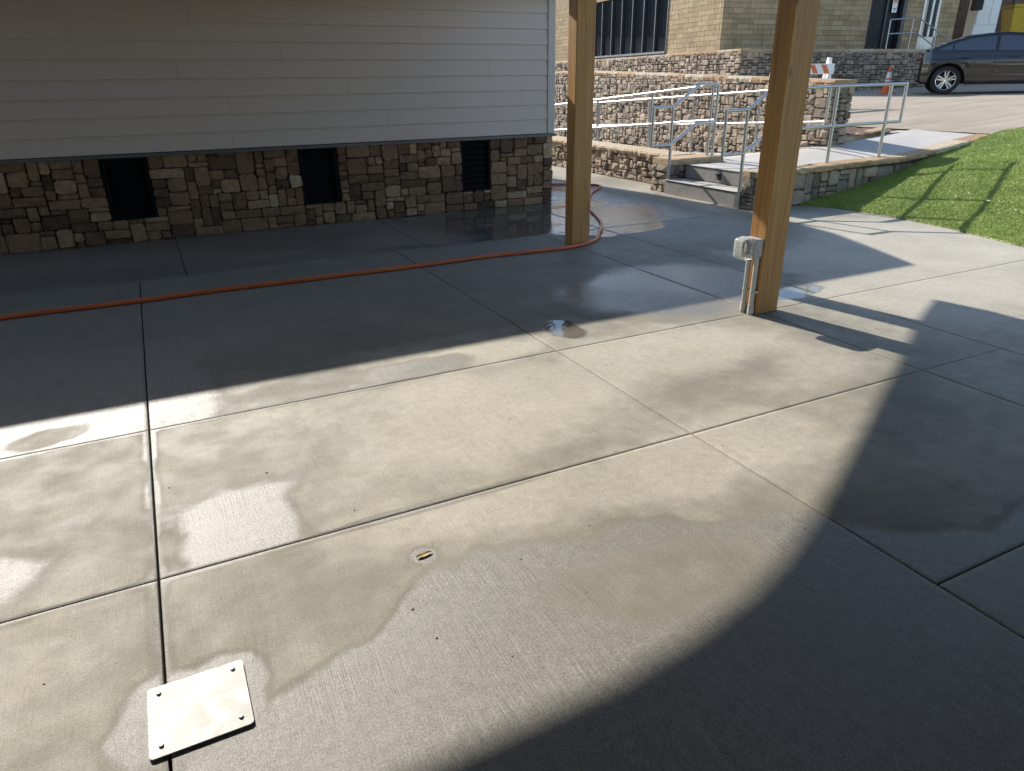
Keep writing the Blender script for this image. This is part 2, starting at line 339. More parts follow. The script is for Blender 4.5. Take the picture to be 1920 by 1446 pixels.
        o = bpy.data.objects.new(name, me); COL.objects.link(o)
        if parent is not None: o.parent = parent
        return o
def structure(name, mb, mat, smooth=False): return tag(mb.build(name, mat, None, smooth), kind='structure')

# ------------------------------------------------------------------ small numpy noise for moisture shapes
_rs = np.random.RandomState(5); _T = _rs.rand(256, 256)
def vnoise(x, y):
    xi = np.floor(x).astype(int); yi = np.floor(y).astype(int); fx = x - xi; fy = y - yi
    fx = fx * fx * (3 - 2 * fx); fy = fy * fy * (3 - 2 * fy)
    g = lambda a, b: _T[a % 256, b % 256]
    return (g(xi, yi) * (1 - fx) + g(xi + 1, yi) * fx) * (1 - fy) + (g(xi, yi + 1) * (1 - fx) + g(xi + 1, yi + 1) * fx) * fy
def fbm(x, y, o=4):
    s = 0; a = 0.5
    for i in range(o): s = s + a * vnoise(x * 2 ** i + 17.3 * i, y * 2 ** i + 5.1 * i); a *= 0.5
    return s / (1 - 0.5 ** o)
def sst(a, b, x): t = np.clip((x - a) / (b - a), 0, 1); return t * t * (3 - 2 * t)
def blob(x, y, cx, cy, rx, ry, soft=0.35): return 1 - sst(1 - soft, 1 + soft, np.sqrt(((x - cx) / rx) ** 2 + ((y - cy) / ry) ** 2))
PLATE = (-0.277, -0.017, 1.570, 1.828)
def moisture(x, y, ed):
    wx = x + (fbm(x * 3.1, y * 3.1) - 0.5) * 0.28; wy = y + (fbm(x * 3.1 + 40, y * 3.1 + 9) - 0.5) * 0.28
    wet = 0.34 + (fbm(x * 1.4 + 3, y * 1.4) - 0.5) * 0.5
    lit = y < 4.3
    # drier skin on the sunlit slabs
    for cx, cy, rx, ry, k in ((1.55, 3.05, 0.65, 0.45, 0.33), (0.9, 2.75, 0.5, 0.5, 0.12), (2.75, 3.35, 0.7, 0.32, 0.36), (1.75, 2.18, 0.55, 0.17, 0.40), (2.45, 2.2, 0.32, 0.22, 0.42), (1.0, 2.22, 0.3, 0.12, 0.25), (0.5, 2.25, 0.25, 0.14, 0.2), (1.7, 3.85, 0.4, 0.14, 0.3), (6.5, 4.6, 1.8, 1.6, 0.42), (5.6, 3.3, 1.2, 0.8, 0.15), (3.3, 2.6, 0.3, 0.2, 0.1)):
        wet = wet - k * blob(wx, wy, cx, cy, rx, ry, 0.6)
    film = np.zeros_like(x)
    qx = np.abs((wx - 0.085) / 0.30); qy = np.abs((wy - 2.58) / 0.44); film = np.maximum(film, (y > 2.365) * (1.0 - sst(0.62, 1.28, (qx ** 3.2 + qy ** 3.2) ** (1 / 3.2))))
    film = np.maximum(film, 0.84 * sst(3.66, 3.70, y) * (1 - sst(0.05, 0.36, wx)) * (y < 5.2) * (1 - 0.75 * blob(wx, wy, -0.74, 3.87, 0.15, 0.09, 0.5)))
    film = np.maximum(film, 0.9 * blob(wx, wy, 1.25, 3.8, 0.34, 0.15, 0.4))
    film = np.maximum(film, 0.9 * blob(wx, wy, -0.95, 2.6, 0.38, 0.3, 0.4))
    yl = np.interp(wx, [-1.2, -0.4, 0.0, 0.35, 0.53, 0.8, 1.1, 1.41, 1.71, 2.1, 2.6], [1.55, 1.52, 1.62, 1.76, 1.95, 2.08, 2.02, 1.96, 1.86, 1.72, 1.3])
    film = np.maximum(film, 0.92 * sst(-0.03, 0.13, yl - wy) * (1 - 0.55 * blob(wx, wy, 1.35, 1.55, 0.4, 0.22, 0.6)))
    px = np.maximum(np.maximum(PLATE[0] - wx, wx - PLATE[1]), 0); py = np.maximum(np.maximum(PLATE[2] - wy, wy - PLATE[3]), 0)
    film = np.maximum(film, 1 - sst(0.035, 0.13, np.hypot(px, py)))
    film = np.maximum(film, 1 - sst(0.035, 0.075, np.hypot(x - 0.65, y - 2.06)))
    hal = 0.008 + 0.036 * fbm(x * 5, y * 5)
    film = np.maximum(film, 0.82 * (1 - sst(0.5, 1.4, ed / hal)) * (1 - sst(0.9, 1.7, x)) * (y < 4.4))
    dark = 0.8 * blob(wx, wy, 0.6, 3.86, 0.36, 0.15, 0.4)
    wet = np.where(dark > 0.3, np.clip(wet, 0.5, 0.58), wet)
    wet = np.maximum(wet, film * 1.0)
    # the shaded, freshly rinsed side
    rins = sst(4.0, 4.5, y) * (1 - sst(4.4, 5.4, x))
    wet = np.maximum(wet, rins * (0.52 + 0.30 * fbm(x * 0.9 + 7, y * 0.9 + 2)))
    strip = sst(6.75, 7.1, y) * (1 - sst(5.6, 7.4, x)); wet = np.maximum(wet, strip * 1.0)
    b2 = blob(wx, wy, 3.75, 4.55, 1.15, 0.80, 0.35); wet = np.maximum(wet, b2)
    b3 = blob(wx, wy, 5.6, 6.4, 1.3, 1.1, 0.5); wet = np.maximum(wet, 0.72 * b3)
    pud = np.zeros_like(x)
    pud = np.maximum(pud, 0.80 * blob(wx, wy, 4.25, 8.1, 1.5, 0.95, 0.5))
    pud = np.maximum(pud, (0.44 + 0.22 * sst(1.5, 3.6, x)) * strip * (0.55 + 0.45 * sst(0.3, 0.6, fbm(x * 0.8, y * 1.6))))
    pud = np.maximum(pud, 1.0 * blob(wx, wy, 5.15, 7.75, 0.75, 0.55, 0.12)); pud = np.maximum(pud, blob(wx, wy, 4.75, 6.95, 0.75, 0.4, 0.12))
    pud = np.maximum(pud, 0.9 * blob(wx, wy, 2.38, 4.02, 0.16, 0.24, 0.3)); pud = np.maximum(pud, 0.50 * b2 * (0.75 + 0.5 * fbm(x * 2.2, y * 2.2)))
    pud = np.maximum(pud, 0.8 * blob(wx, wy, 4.45, 3.95, 0.35, 0.16, 0.3))
    rip = np.maximum(blob(wx, wy, 5.1, 7.8, 0.8, 0.6, 0.2), blob(wx, wy, 4.8, 7.0, 0.8, 0.45, 0.2)) * 0.8 + 0.25 * blob(x, y, 2.38, 4.02, 0.2, 0.2)
    return np.clip(wet, 0, 1), np.clip(pud, 0, 1), np.clip(rip, 0, 1)

# ------------------------------------------------------------------ patio: ground sheet and concrete slabs
g = MB(); g.box(-300, 300, -300, 300, -0.5, -0.07); ground = structure('ground', g, plain('bare_soil', (0.16, 0.13, 0.10), 0.95, bmp=0.4))
pb = MB(); pb.box(-8, 11.9, -6, 26, -0.065, -0.022); patio = structure('patio', pb, M['joint'])
def slab(x0, x1, y0, y1, res, gx=0.0042, gy=0.0022):
    x0 += gx; x1 -= gx; y0 += gy; y1 -= gy
    def axis(a, b): 
        n = max(2, int((b - a) / res)); return np.concatenate([[a, a + 0.0022], np.linspace(a + 0.02, b - 0.02, n), [b - 0.0022, b]])
    xs, ys = axis(x0, x1), axis(y0, y1); X, Y = np.meshgrid(xs, ys); nx, ny = len(xs), len(ys)
    ed = np.minimum(np.minimum(X - x0, x1 - X), np.minimum(Y - y0, y1 - Y))
    Z = np.where(ed < 1e-6, -0.002, 0.0); wet, pud, rip = moisture(X, Y, ed)
    V = np.stack([X, Y, Z], -1).reshape(-1, 3); idx = np.arange(nx * ny).reshape(ny, nx)
    Fq = np.stack([idx[:-1, :-1], idx[:-1, 1:], idx[1:, 1:], idx[1:, :-1]], -1).reshape(-1, 4)
    per = np.concatenate([idx[0, :], idx[1:, -1], idx[-1, -2::-1], idx[-2:0:-1, 0]]); lo = V[per].copy(); lo[:, 2] = -0.06; nb = len(V); k = len(per)
    V = np.concatenate([V, lo]); ar = np.arange(k); nxt = (ar + 1) % k
    Fs = np.stack([per, nb + ar, nb + nxt, per[nxt]], -1); Fq = np.concatenate([Fq, Fs])
    me = bpy.data.meshes.new('slab'); me.vertices.add(len(V)); me.vertices.foreach_set('co', V.astype(np.float32).ravel())
    me.loops.add(len(Fq) * 4); me.loops.foreach_set('vertex_index', Fq.astype(np.int32).ravel())
    me.polygons.add(len(Fq)); me.polygons.foreach_set('loop_start', np.arange(0, len(Fq) * 4, 4, dtype=np.int32)); me.polygons.foreach_set('loop_total', np.full(len(Fq), 4, dtype=np.int32))
    me.update(); 
    for nm, ar_ in (('wet', wet), ('pud', pud), ('rip', rip)):
        a = me.attributes.new(nm, 'FLOAT', 'POINT'); v = np.zeros(len(V), dtype=np.float32); v[:nx * ny] = ar_.ravel(); v[nx * ny:] = 0.5 if nm == 'wet' else 0; a.data.foreach_set('value', v)
    me.materials.append(M['concrete']); me.validate()
    o = bpy.data.objects.new('slab', me); COL.objects.link(o); o.parent = patio
    return o
XJ = [-0.23, 2.155, 3.885, 4.652]
for (x0, x1, y0, y1, res) in [
    (-5, XJ[0], -4, 2.365, .03), (XJ[0], XJ[1], -4, 2.365, .018), (-5, XJ[0], 2.365, 3.68, .03), (XJ[0], XJ[1], 2.365, 3.68, .02),
    (XJ[1], XJ[2], 2.365, 3.68, .025), (XJ[2], XJ[3], 2.365, 3.68, .03), (XJ[1], XJ[2], 1.09, 2.365, .025), (XJ[1], 5.2, -4, 1.09, .05), (XJ[2], XJ[3], 1.09, 2.365, .04),
    (-5, XJ[0], 3.68, 6.33, .04), (XJ[0], XJ[1], 3.68, 6.33, .035), (XJ[1], XJ[2], 3.68, 6.98, .025), (XJ[2], XJ[3], 3.68, 6.98, .03),
    (-5, XJ[0], 6.33, 6.98, .05), (XJ[0], XJ[1], 6.33, 6.98, .04),
    (-5, 0.162, 6.98, 9.2, .05), (0.162, 2.53, 6.98, 9.2, .04), (2.53, XJ[3], 6.98, 9.2, .035),
    (XJ[3], 8.9, 3.68, 6.98, .04), (XJ[3], 8.9, 1.09, 3.68, .05), (5.2, 8.9, -4, 1.09, .1),
    (XJ[3], 7.9, 6.98, 8.84, .035), (XJ[3], 7.9, 8.84, 12.0, .06), (XJ[3], 7.9, 12.0, 24, .2)]:
    slab(x0, x1, y0, y1, res)

# ------------------------------------------------------------------ stone masonry generator
def layout(nu, nv, R, wr, hr, holes=()):
    occ = np.zeros((nu, nv), bool); out = []
    for (a, b, c, d) in holes: occ[a:b, c:d] = True
    for j in range(nv):
        for i in range(nu):
            if occ[i, j]: continue
            w = R.choice(wr); h = R.choice(hr)
            if w >= 6 and h == 1: h = 2
            k = 0
            while k < w and i + k < nu and not occ[i + k, j]: k += 1
            w = k
            if i + w < nu and not occ[i + w, j] and (i + w + 1 >= nu or occ[i + w + 1, j]): w += 1
            h = min(h, nv - j)
            while h > 1 and occ[i:i + w, j:j + h].any(): h -= 1
            if nv - j - h == 1 and not occ[i:i + w, j + h].any() and R.random() < 0.7: h += 1
            occ[i:i + w, j:j + h] = True; out.append((i, j, w, h))
    return out
def stone_mesh(u0, u1, v0, v1, R, gap, proud, to):
    w, h = u1 - u0, v1 - v0; g = gap * R.uniform(0.5, 1.5); c = min(w, h) * R.uniform(0.05, 0.18)
    j = lambda s=1.0: R.uniform(-1, 1) * min(w, h) * 0.075 * s
    a0, a1, b0, b1 = u0 + g, u1 - g, v0 + g, v1 - g
    pts = [(a0 + c + j(), b0 + j(.6)), (a1 - c + j(), b0 + j(.6)), (a1 + j(.6), b0 + c + j()), (a1 + j(.6), b1 - c + j()), (a1 - c + j(), b1 + j(.6)), (a0 + c + j(), b1 + j(.6)), (a0 + j(.6), b1 - c + j()), (a0 + j(.6), b0 + c + j())]
    mu, mv = (u0 + u1) / 2, (v0 + v1) / 2; d = proud * R.uniform(0.35, 1.0); tu, tv = R.uniform(-.25, .25) * proud / w, R.uniform(-.25, .25) * proud / h
    vs = []
    for p, q in pts: vs.append(to(p, q, -0.05))
    for p, q in pts: vs.append(to(p, q, d * 0.45 + R.uniform(-.1, .1) * d))
    ins = R.uniform(0.004, 0.016)
    for p, q in pts:
        l = math.hypot(p - mu, q - mv); k = max(0.55, 1 - ins / l); pp, qq = mu + (p - mu) * k, mv + (q - mv) * k
        vs.append(to(pp, qq, d + (pp - mu) * tu + (qq - mv) * tv + R.uniform(-.22, .22) * proud))
    cu, cv = mu + R.uniform(-.2, .2) * w, mv + R.uniform(-.2, .2) * h
    vs.append(to(cu, cv, d * 1.08 + R.uniform(-.15, .35) * proud))
    fs = []
    for i in range(8):
        n = (i + 1) % 8; fs += [(i, n, 8 + n, 8 + i), (8 + i, 8 + n, 16 + n, 16 + i), (16 + i, 16 + n, 24)]
    return vs, fs
def stones(parent, org, ang, L, z0, z1, cell, seed, mat, wr, hr, gap, proud, holes=(), limit=10 ** 6, bias=0.0, keep=None, flip=1, name='stone', near=None):
    """org: world start; ang: direction of u; outward normal is to the right of u when flip=1"""
    R = random.Random(seed); du = Vector((math.cos(ang), math.sin(ang), 0)); nn = Vector((du.y, -du.x, 0)) * flip
    nu, nv = max(1, round(L / cell)), max(1, round((z1 - z0) / cell)); cu, cv = L / nu, (z1 - z0) / nv
    o3 = Vector((org[0], org[1], 0)); hs = [(round(a / cu), round(b / cu), max(0, round((c - z0) / cv)), round((d - z0) / cv)) for a, b, c, d in holes]
    to = lambda u, v, n: tuple(o3 + du * u + nn * n + Vector((0, 0, z0 + v)))
    lay = layout(nu, nv, R, wr, hr, hs); items = []
    for (i, j, w, h) in lay:
        u0, u1, v0, v1 = i * cu, (i + w) * cu, j * cv, (j + h) * cv
        if keep and not keep((u0 + u1) / 2, z0 + v1): continue
        items.append((u0, u1, v0, v1))
    if near: items.sort(key=near)
    extra = MB()
    for k, (u0, u1, v0, v1) in enumerate(items):
        vs, fs = stone_mesh(u0, u1, v0, v1, R, gap, proud, to); a = min(1, max(0, R.gauss(0.45, 0.23) + bias))
        if k < limit:
            s = MB(); s.add(vs, fs, a); s.build(name, mat, parent, fixn=False)
        else: extra.add(vs, fs, a)
    if extra.v: tag(extra.build(name + '_course', mat, parent, fixn=False), kind='stuff')
    return len(items)
def caps(parent, org, ang, L, zf, depth, th, seed, seg=(0.45, 0.8), over=0.035, flip=1, name='cap_stone', nmax=999):
    R = random.Random(seed); du = Vector((math.cos(ang), math.sin(ang), 0)); nn = Vector((du.y, -du.x, 0)) * flip; u = 0; o3 = Vector((org[0], org[1], 0)); first = True
    while u < L - 0.02:
        l = R.uniform(*seg); l = L - u if L - u - l < 0.25 else l; g = 0.004; n = max(3, int(l / 0.07)); vs = []; fs = []
        # five-point cross-section, chiselled front edge
        for i in range(n + 1):
            uu = u + g + (l - 2 * g) * i / n; z = zf(uu); jf = [R.uniform(-.016, .016) for _ in range(4)]
            for (nd, zz) in ((over + jf[0] * .6 + .0, 0 - .010), (over + .012 + jf[1], -th * .45), (over + jf[2], -th), (-depth, -th), (-depth, 0), (over - .022 + jf[3] * .6, 0)):
                vs.append(tuple(o3 + du * uu + nn * nd + Vector((0, 0, z + zz))))
        for i in range(n):
            for k in range(6): fs.append((i * 6 + k, i * 6 + (k + 1) % 6, (i + 1) * 6 + (k + 1) % 6, (i + 1) * 6 + k))
        fs += [tuple(range(6)), tuple(range(n * 6, n * 6 + 6))]
        s = MB(); s.add(vs, fs, R.random()); s.build(name, M['cap_stone'], parent); u += l

# ------------------------------------------------------------------ grey house: siding, stone foundation, vents, roof
YW = 8.94; XE = 5.11
house = empty('grey_house', (XE, YW, 0), label='grey clapboard house with brown stone foundation at the edge of the patio', cat='house')
VENTS = [(-0.41, 0.03), (1.66, 2.09), (3.73, 4.15)]; VZ = (0.25, 0.905)
core = MB(); core.box(-6.0, XE - 0.03, YW + 0.112, 17.0, -0.05, 2.62); core.box(-6.0, XE - 0.032, YW + 0.03, YW + 0.11, 0.912, 2.61)
for a, b in zip([-6.0] + [v[1] for v in VENTS], [v[0] for v in VENTS] + [XE - 0.032]): core.box(a + 0.002, b - 0.002, YW + 0.03, YW + 0.11, -0.05, 0.91)
for a, b in VENTS: core.box(a, b, YW + 0.032, YW + 0.109, -0.05, VZ[0] - 0.002)
core.build('wall', M['mortar'], house)
stones(house, (-2.2, YW + 0.012), 0.0, XE + 2.2, 0.0, 0.915, 0.0508, 21, M['house_stone'], (2, 2, 3, 3, 4, 4, 5, 6), (1, 2, 2, 2, 3, 3, 4), 0.003, 0.04,
       holes=[(a + 2.2, b + 2.2, *VZ) for a, b in VENTS], limit=300)
stones(house, (XE - 0.012, YW + 0.02), math.pi / 2, 3.0, 0.0, 0.915, 0.0572, 22, M['house_stone'], (3, 4, 5, 6), (2, 2, 3), 0.0045, 0.03, limit=0, flip=1)
fl = MB(); fl.box(-6.05, XE + 0.035, YW - 0.045, YW + 0.03, 0.918, 0.934); fl.box(-6.05, XE + 0.035, YW - 0.045, YW - 0.038, 0.90, 0.9175); fl.build('flashing', M['flashing'], house)
for a, b in VENTS:
    v = MB(); t = 0.03; y0, y1 = YW - 0.012, YW + 0.10
    v.box(a, a + t, y0, y1, *VZ); v.box(b - t, b, y0, y1, *VZ); v.box(a + t, b - t, y0, y1, VZ[0], VZ[0] + t); v.box(a + t, b - t, y0, y1, VZ[1] - t, VZ[1])
    v.box(a + t, b - t, y1 - 0.012, y1 - 0.002, VZ[0] + t, VZ[1] - t)
    vo = v.build('vent', M['vent'], house)
    n = 8; h = (VZ[1] - VZ[0] - 2 * t) / n
    for i in range(n):
        z = VZ[0] + t + i * h; s = MB(); s.hexa([(x, y, zz) for zz, (ya, yb) in ((z + 0.006, (y0 + 0.03, y0 + 0.036)), (z + h * 0.86, (y0 + 0.072, y0 + 0.078))) for y in (ya, yb) for x in (a + t + 0.002, b - t - 0.002)])
        s.build('slat', M['vent'], vo)
ZC = [0.938 + 0.182 * i for i in range(13)]
JO = {0: [0.95, -2.7], 1: [2.78, -0.88], 2: [4.63, 0.97], 3: [2.33, -1.3], 4: [4.17, 0.5], 5: [1.6, -2.1], 6: [3.25, -0.4], 7: [0.7, -1.9], 8: [3.71, 0.05], 9: [2.2]}
for i in range(9):
    z0, z1 = ZC[i], ZC[i + 1] + 0.028; ends = sorted([-6.0] + JO.get(i, [1.4]) + [XE - 0.098])
    for a, b in zip(ends[:-1], ends[1:]):
        s = MB(); dz = rnd.uniform(-0.0012, 0.0012)
        a2, b2 = a + 0.0012, b - 0.0012
        vs = [(a2, YW - 0.024, z0 + 0.003 + dz), (b2, YW - 0.024, z0 + 0.003 + dz), (b2, YW - 0.025, z0 + dz + .006), (a2, YW - 0.025, z0 + dz + .006), (a2, YW - 0.010, z1), (b2, YW - 0.010, z1), (a2, YW - 0.002, z1), (b2, YW - 0.002, z1), (a2, YW - 0.012, z0 + 0.003), (b2, YW - 0.012, z0 + 0.003)]
        s.add(vs, [(0, 1, 2, 3), (3, 2, 5, 4), (4, 5, 7, 6), (6, 7, 9, 8), (8, 9, 1, 0), (0, 3, 4, 6, 8), (1, 9, 7, 5, 2)]); s.build('siding_board', M['siding'], house)
s = MB(); s.box(XE - 0.095, XE + 0.012, YW - 0.034, YW + 0.08, 0.938, 2.66, 0.003); s.build('corner_board', M['trim'], house)
s = MB(); s.box(XE - 0.012, XE + 0.002, YW + 0.085, 17.0, 0.938, 2.64); s.prism([(YW + .085, 2.642), (17.0, 2.642), (15.6, 5.0)], 'x', XE - 0.012, XE + 0.002); s.build('gable_wall', M['siding'], house)
# roof: slopes seen only by their shadow on the patio
def roof_slab(pts, th):  # pts (y,z) low->high, extruded in x
    s = MB(); x0, x1 = -6.6, 5.30
    for (ya, za), (yb, zb) in zip(pts[:-1], pts[1:]): s.hexa([(x, y, z + d) for d in (0, th) for (y, z) in ((ya, za), (yb, zb)) for x in (x0, x1)])
    return s
roof_slab([(8.63, 2.64), (10.57, 3.46), (12.9, 4.42), (15.6, 5.18)], 0.16).build('roof', M['roofing'], house); roof_slab([(15.6, 5.18), (16.3, 5.03), (16.87, 4.74), (17.4, 3.6)], 0.16).build('roof', M['roofing'], house)
s = MB(); s.box(-6.5, 5.15, 8.66, YW - 0.04, 2.625, 2.635); s.build('soffit', M['trim'], house)

# ------------------------------------------------------------------ timber pavilion standing over the camera
pav = empty('timber_pavilion', (3.92, 3.74, 0), label='timber pavilion on square amber wooden posts sheltering the concrete patio', cat='pavilion')
PB = 2.72
def post(x0, y0, w, z1=PB):
    s = MB(); s.box(x0, x0 + w, y0, y0 + 0.152, 0.001, z1, 0.005)
    o = s.build('post', M['wood'], None); o.location = (0, 0, 0); o.parent = pav; o.location = -pav.location
    return o
post(3.81, 3.635, 0.212); post(3.85, 6.30, 0.212); post(3.82, 0.9, 0.212); post(-4.75, 6.30, 0.212); post(-4.75, 3.635, 0.212); post(-4.75, 0.9, 0.212)
# roof: lower edge of the gable end back-projected from the photographed shadow edge
KX, KY = 0.1871 / math.tan(SUN_EL), math.sqrt(1 - SUN_DX ** 2) / math.tan(SUN_EL); YG = 7.72
SH = [(5.30, 3.27), (4.69, 2.978), (4.2, 2.703), (3.55, 2.345), (2.144, 1.597), (1.80, 1.44), (1.544, 1.352), (1.25, 1.285), (0.93, 1.248), (0.302, 1.24)]
RP = []
for xs_, ys_ in SH:
    h = (YG - ys_) / KY; RP.append((xs_ - KX * h, h))
cx_ = RP[-1][0]; RP = RP + [(2 * cx_ - 0.3 - x, h) for x, h in RP[::-1]]
s = MB()
for (xa, za), (xb, zb) in zip(RP[:-1], RP[1:]): s.hexa([(x, y, z + d) for d in (0, 0.24) for y in (-9.0, YG) for (x, z) in ((xa, za), (xb, zb))])
s.build('roof', M['soffit'], pav)
s = MB(); s.box(-5.3, 4.3, -3.4, -3.2, 0.001, 2.7); s.build('added_back_blocker', M['soffit'], pav)  # added out of view behind the camera, blocks sky light to darken the foreground
s = MB(); s.box(3.90, 4.0, -3.19, 0.88, 0.001, 2.7); s.build('added_side_blocker', M['soffit'], pav)  # unseen addition too: keeps sky light from the right off the near slabs
for xb_ in (3.86, -4.70):
    s = MB(); s.box(xb_, xb_ + 0.13, -4.5, 6.55, PB + 0.003, PB + 0.12); s.build('beam', M['wood'], pav)

# ------------------------------------------------------------------ outlet box with bubble cover and two conduits on the right post
ob = empty('outlet_box', (3.75, 3.70, 0), label='grey outdoor outlet with clear bubble cover and two conduits on the wooden post', cat='outlet')
s = MB(); s.box(3.742, 3.8085, 3.645, 3.775, 0.425, 0.556, 0.005); s.build('back_box', M['grey_plastic'], ob, True)
s = MB(); s.box(3.728, 3.7415, 3.640, 3.780, 0.420, 0.562, 0.003); s.build('cover_plate', M['grey_plastic'], ob, True)
s = MB(); s.box(3.706, 3.7275, 3.685, 3.735, 0.455, 0.53, 0.004); s.build('receptacle', M['black'], ob); 
s = MB(); s.box(3.700, 3.7055, 3.700, 3.716, 0.462, 0.522, 0.002); s.build('switch', M['white'], ob)
bm = bmesh.new(); bmesh.ops.create_cube(bm, size=1)
for v in bm.verts: v.co = (3.683 + v.co.x * 0.088, 3.71 + v.co.y * 0.136, 0.49 + v.co.z * 0.158)
for v in bm.verts:
    if v.co.x < 3.68: v.co.y = 3.71 + (v.co.y - 3.71) * 0.86; v.co.z = 0.488 + (v.co.z - 0.488) * 0.88
bmesh.ops.bevel(bm, geom=bm.edges[:], offset=0.022, segments=3, affect='EDGES', profile=0.5)
bm.verts.index_update(); s = MB(); s.add([v.co[:] for v in bm.verts], [[v.index for v in f.verts] for f in bm.faces]); bm.free(); s.build('bubble_cover', M['clear'], ob, True)
for yy in (3.668, 3.742):
    s = MB(); s.tube([(3.785, yy, 0.0), (3.785, yy, 0.425)], 0.0185, 12); co = s.build('conduit', M['pvc'], ob, True)
    s = MB(); s.lathe([(0.0187, 0.005), (0.0235, 0.006), (0.0235, 0.05), (0.0225, 0.052), (0.0225, 0.075), (0.0186, 0.077)], (3.785, yy, 0), 12); s.build('coupling', M['pvc'], co, True)
    s = MB(); s.lathe([(0.0187, 0.165), (0.0215, 0.166), (0.0215, 0.182), (0.0187, 0.183)], (3.785, yy, 0), 12); s.box(3.775, 3.8085, yy - 0.032, yy - 0.021, 0.166, 0.181); s.build('strap', M['pvc'], co, True)

# ------------------------------------------------------------------ metal cover plate with four screws
pl = empty('metal_cover_plate', (-0.147, 1.70, 0), label='bright rectangular galvanised cover plate screwed to the concrete', cat='cover plate')
bm = bmesh.new(); bmesh.ops.create_cube(bm, size=1)
for v in bm.verts: v.co = ((PLATE[0] + PLATE[1]) / 2 + v.co.x * 0.26, (PLATE[2] + PLATE[3]) / 2 + v.co.y * 0.258, 0.0055 + v.co.z * 0.005)
bmesh.ops.bevel(bm, geom=[e for e in bm.edges if abs(e.verts[0].co.z - e.verts[1].co.z) > 0.004], offset=0.012, segments=4, affect='EDGES', profile=0.5)
bm.verts.index_update(); s = MB(); s.add([v.co[:] for v in bm.verts], [[v.index for v in f.verts] for f in bm.faces]); bm.free(); s.build('plate', M['galv'], pl)
for a in (PLATE[0] + 0.03, PLATE[1] - 0.03):
    for b in (PLATE[2] + 0.035, PLATE[3] - 0.03):
        s = MB(); s.lathe([(0.0068, 0.0081), (0.0066, 0.0105), (0.0045, 0.0125), (0.0, 0.0130)], (a, b, 0), 12); s.build('screw', M['screw'], pl, True)

# ------------------------------------------------------------------ hose
hp = [(-5.0, 6.33), (-3.0, 6.27), (-1.19, 6.255), (-0.25, 6.25), (0.75, 6.262), (1.6, 6.24), (2.27, 6.25), (2.94, 6.262), (3.4, 6.235), (3.78, 6.225), (4.05, 6.30), (4.25, 6.44), (4.40, 6.64), (4.62, 6.92), (4.82, 7.22), (5.05, 7.70), (5.20, 8.05), (5.40, 8.38), (5.72, 8.90), (6.02, 9.32), (6.30, 9.60), (6.56, 9.88), (6.56, 10.08), (6.40, 10.22), (6.07, 10.50), (5.4, 11.0), (4.8, 11.6)]
def spline(P, n=7):
    P = [Vector((*p, 0)) for p in P]; out = []
    for i in range(len(P) - 1):
        p0, p1, p2, p3 = P[max(0, i - 1)], P[i], P[i + 1], P[min(len(P) - 1, i + 2)]
        for k in range(n):
            t = k / n; out.append(0.5 * ((2 * p1) + (-p0 + p2) * t + (2 * p0 - 5 * p1 + 4 * p2 - p3) * t * t + (-p0 + 3 * p1 - 3 * p2 + p3) * t ** 3))
    return out + [P[-1]]
s = MB(); s.tube([(p.x, p.y + 0.006 * math.sin(p.x * 5.1), 0.019) for p in spline(hp)], 0.0175, 12)
tag(s.build('garden_hose', M['hose'], None, True), 'long orange hose stretched across the wet concrete and round the post', 'hose')

# ------------------------------------------------------------------ stairs, cheek walls and ramp
st = empty('concrete_steps', (7.4, 8.0, 0), label='two grey concrete steps between stone cheek walls with steel handrails', cat='steps')
s = MB(); s.box(7.0, 8.2, 7.24, 8.82, -0.05, 0.2, 0.012); s.build('step', M['step'], st)
s = MB(); s.box(7.38, 8.2, 7.242, 8.818, 0.201, 0.402, 0.012); s.build('step', M['step'], st)
for x, z in ((6.998, 0.165), (7.378, 0.366)):
    s = MB(); s.box(x - 0.008, x + 0.30, 7.245, 8.815, z + 0.036, z + 0.041); s.build('tread', M['walk'], st)
s = MB(); s.box(7.355, 7.379, 8.02, 8.09, 0.255, 0.335, 0.004); s.box(7.335, 7.3545, 8.015, 8.095, 0.320, 0.340); lo_ = s.build('step_light', M['black'], st)

# landing / ramp / walk surface as one sheet
def zwalk(x, y):
    if y >= 8.9:
        b = np.interp(y, [8.9, 9.7, 10.8, 11.8, 13.5, 16], [0.40, 0.34, 0.28, 0.22, 0.10, 0.0])
        e = np.interp(y, [8.3, 8.9, 9.7, 10.8, 11.8, 13.5, 16], [0.62, 0.52, 0.39, 0.305, 0.245, 0.12, 0.0]); t = min(1, max(0, (x - 7.9) / 1.8)); return b * (1 - t) + e * t
    e = np.interp(y, [6.9, 8.3, 8.9], [0.48, 0.60, 0.52])
    if x <= 9.7: t = max(0, (x - 8.15) / 1.55); return 0.402 * (1 - t) + e * t
    t = (x - 9.7) / 2.2; return e * (1 - t) + float(np.interp(y, [7.0, 8.3], [0.725, 0.75])) * t
def sheet(name, xs, ys, zf, mat, mask=None):
    s = MB(); n = len(ys)
    for x in xs:
        for y in ys: s.v.append((x, y, float(zf(x, y))))
    for i in range(len(xs) - 1):
        for j in range(n - 1):
            if mask and not mask((xs[i] + xs[i + 1]) / 2, (ys[j] + ys[j + 1]) / 2): continue
            s.f.append((i * n + j, (i + 1) * n + j, (i + 1) * n + j + 1, i * n + j + 1)); s.a.append(0.5)
    return s
structure('walkway', sheet('walkway', np.concatenate([np.linspace(7.38, 9.7, 15), np.linspace(9.9, 11.95, 10)]), np.linspace(7.02, 24, 100), lambda x, y: zwalk(x, y) + 0.003, M['walk'], lambda x, y: not (x > 9.75 and y > 8.4) and not (x < 7.9 and y > 8.8) and not (x < 7.7)), M['walk'])

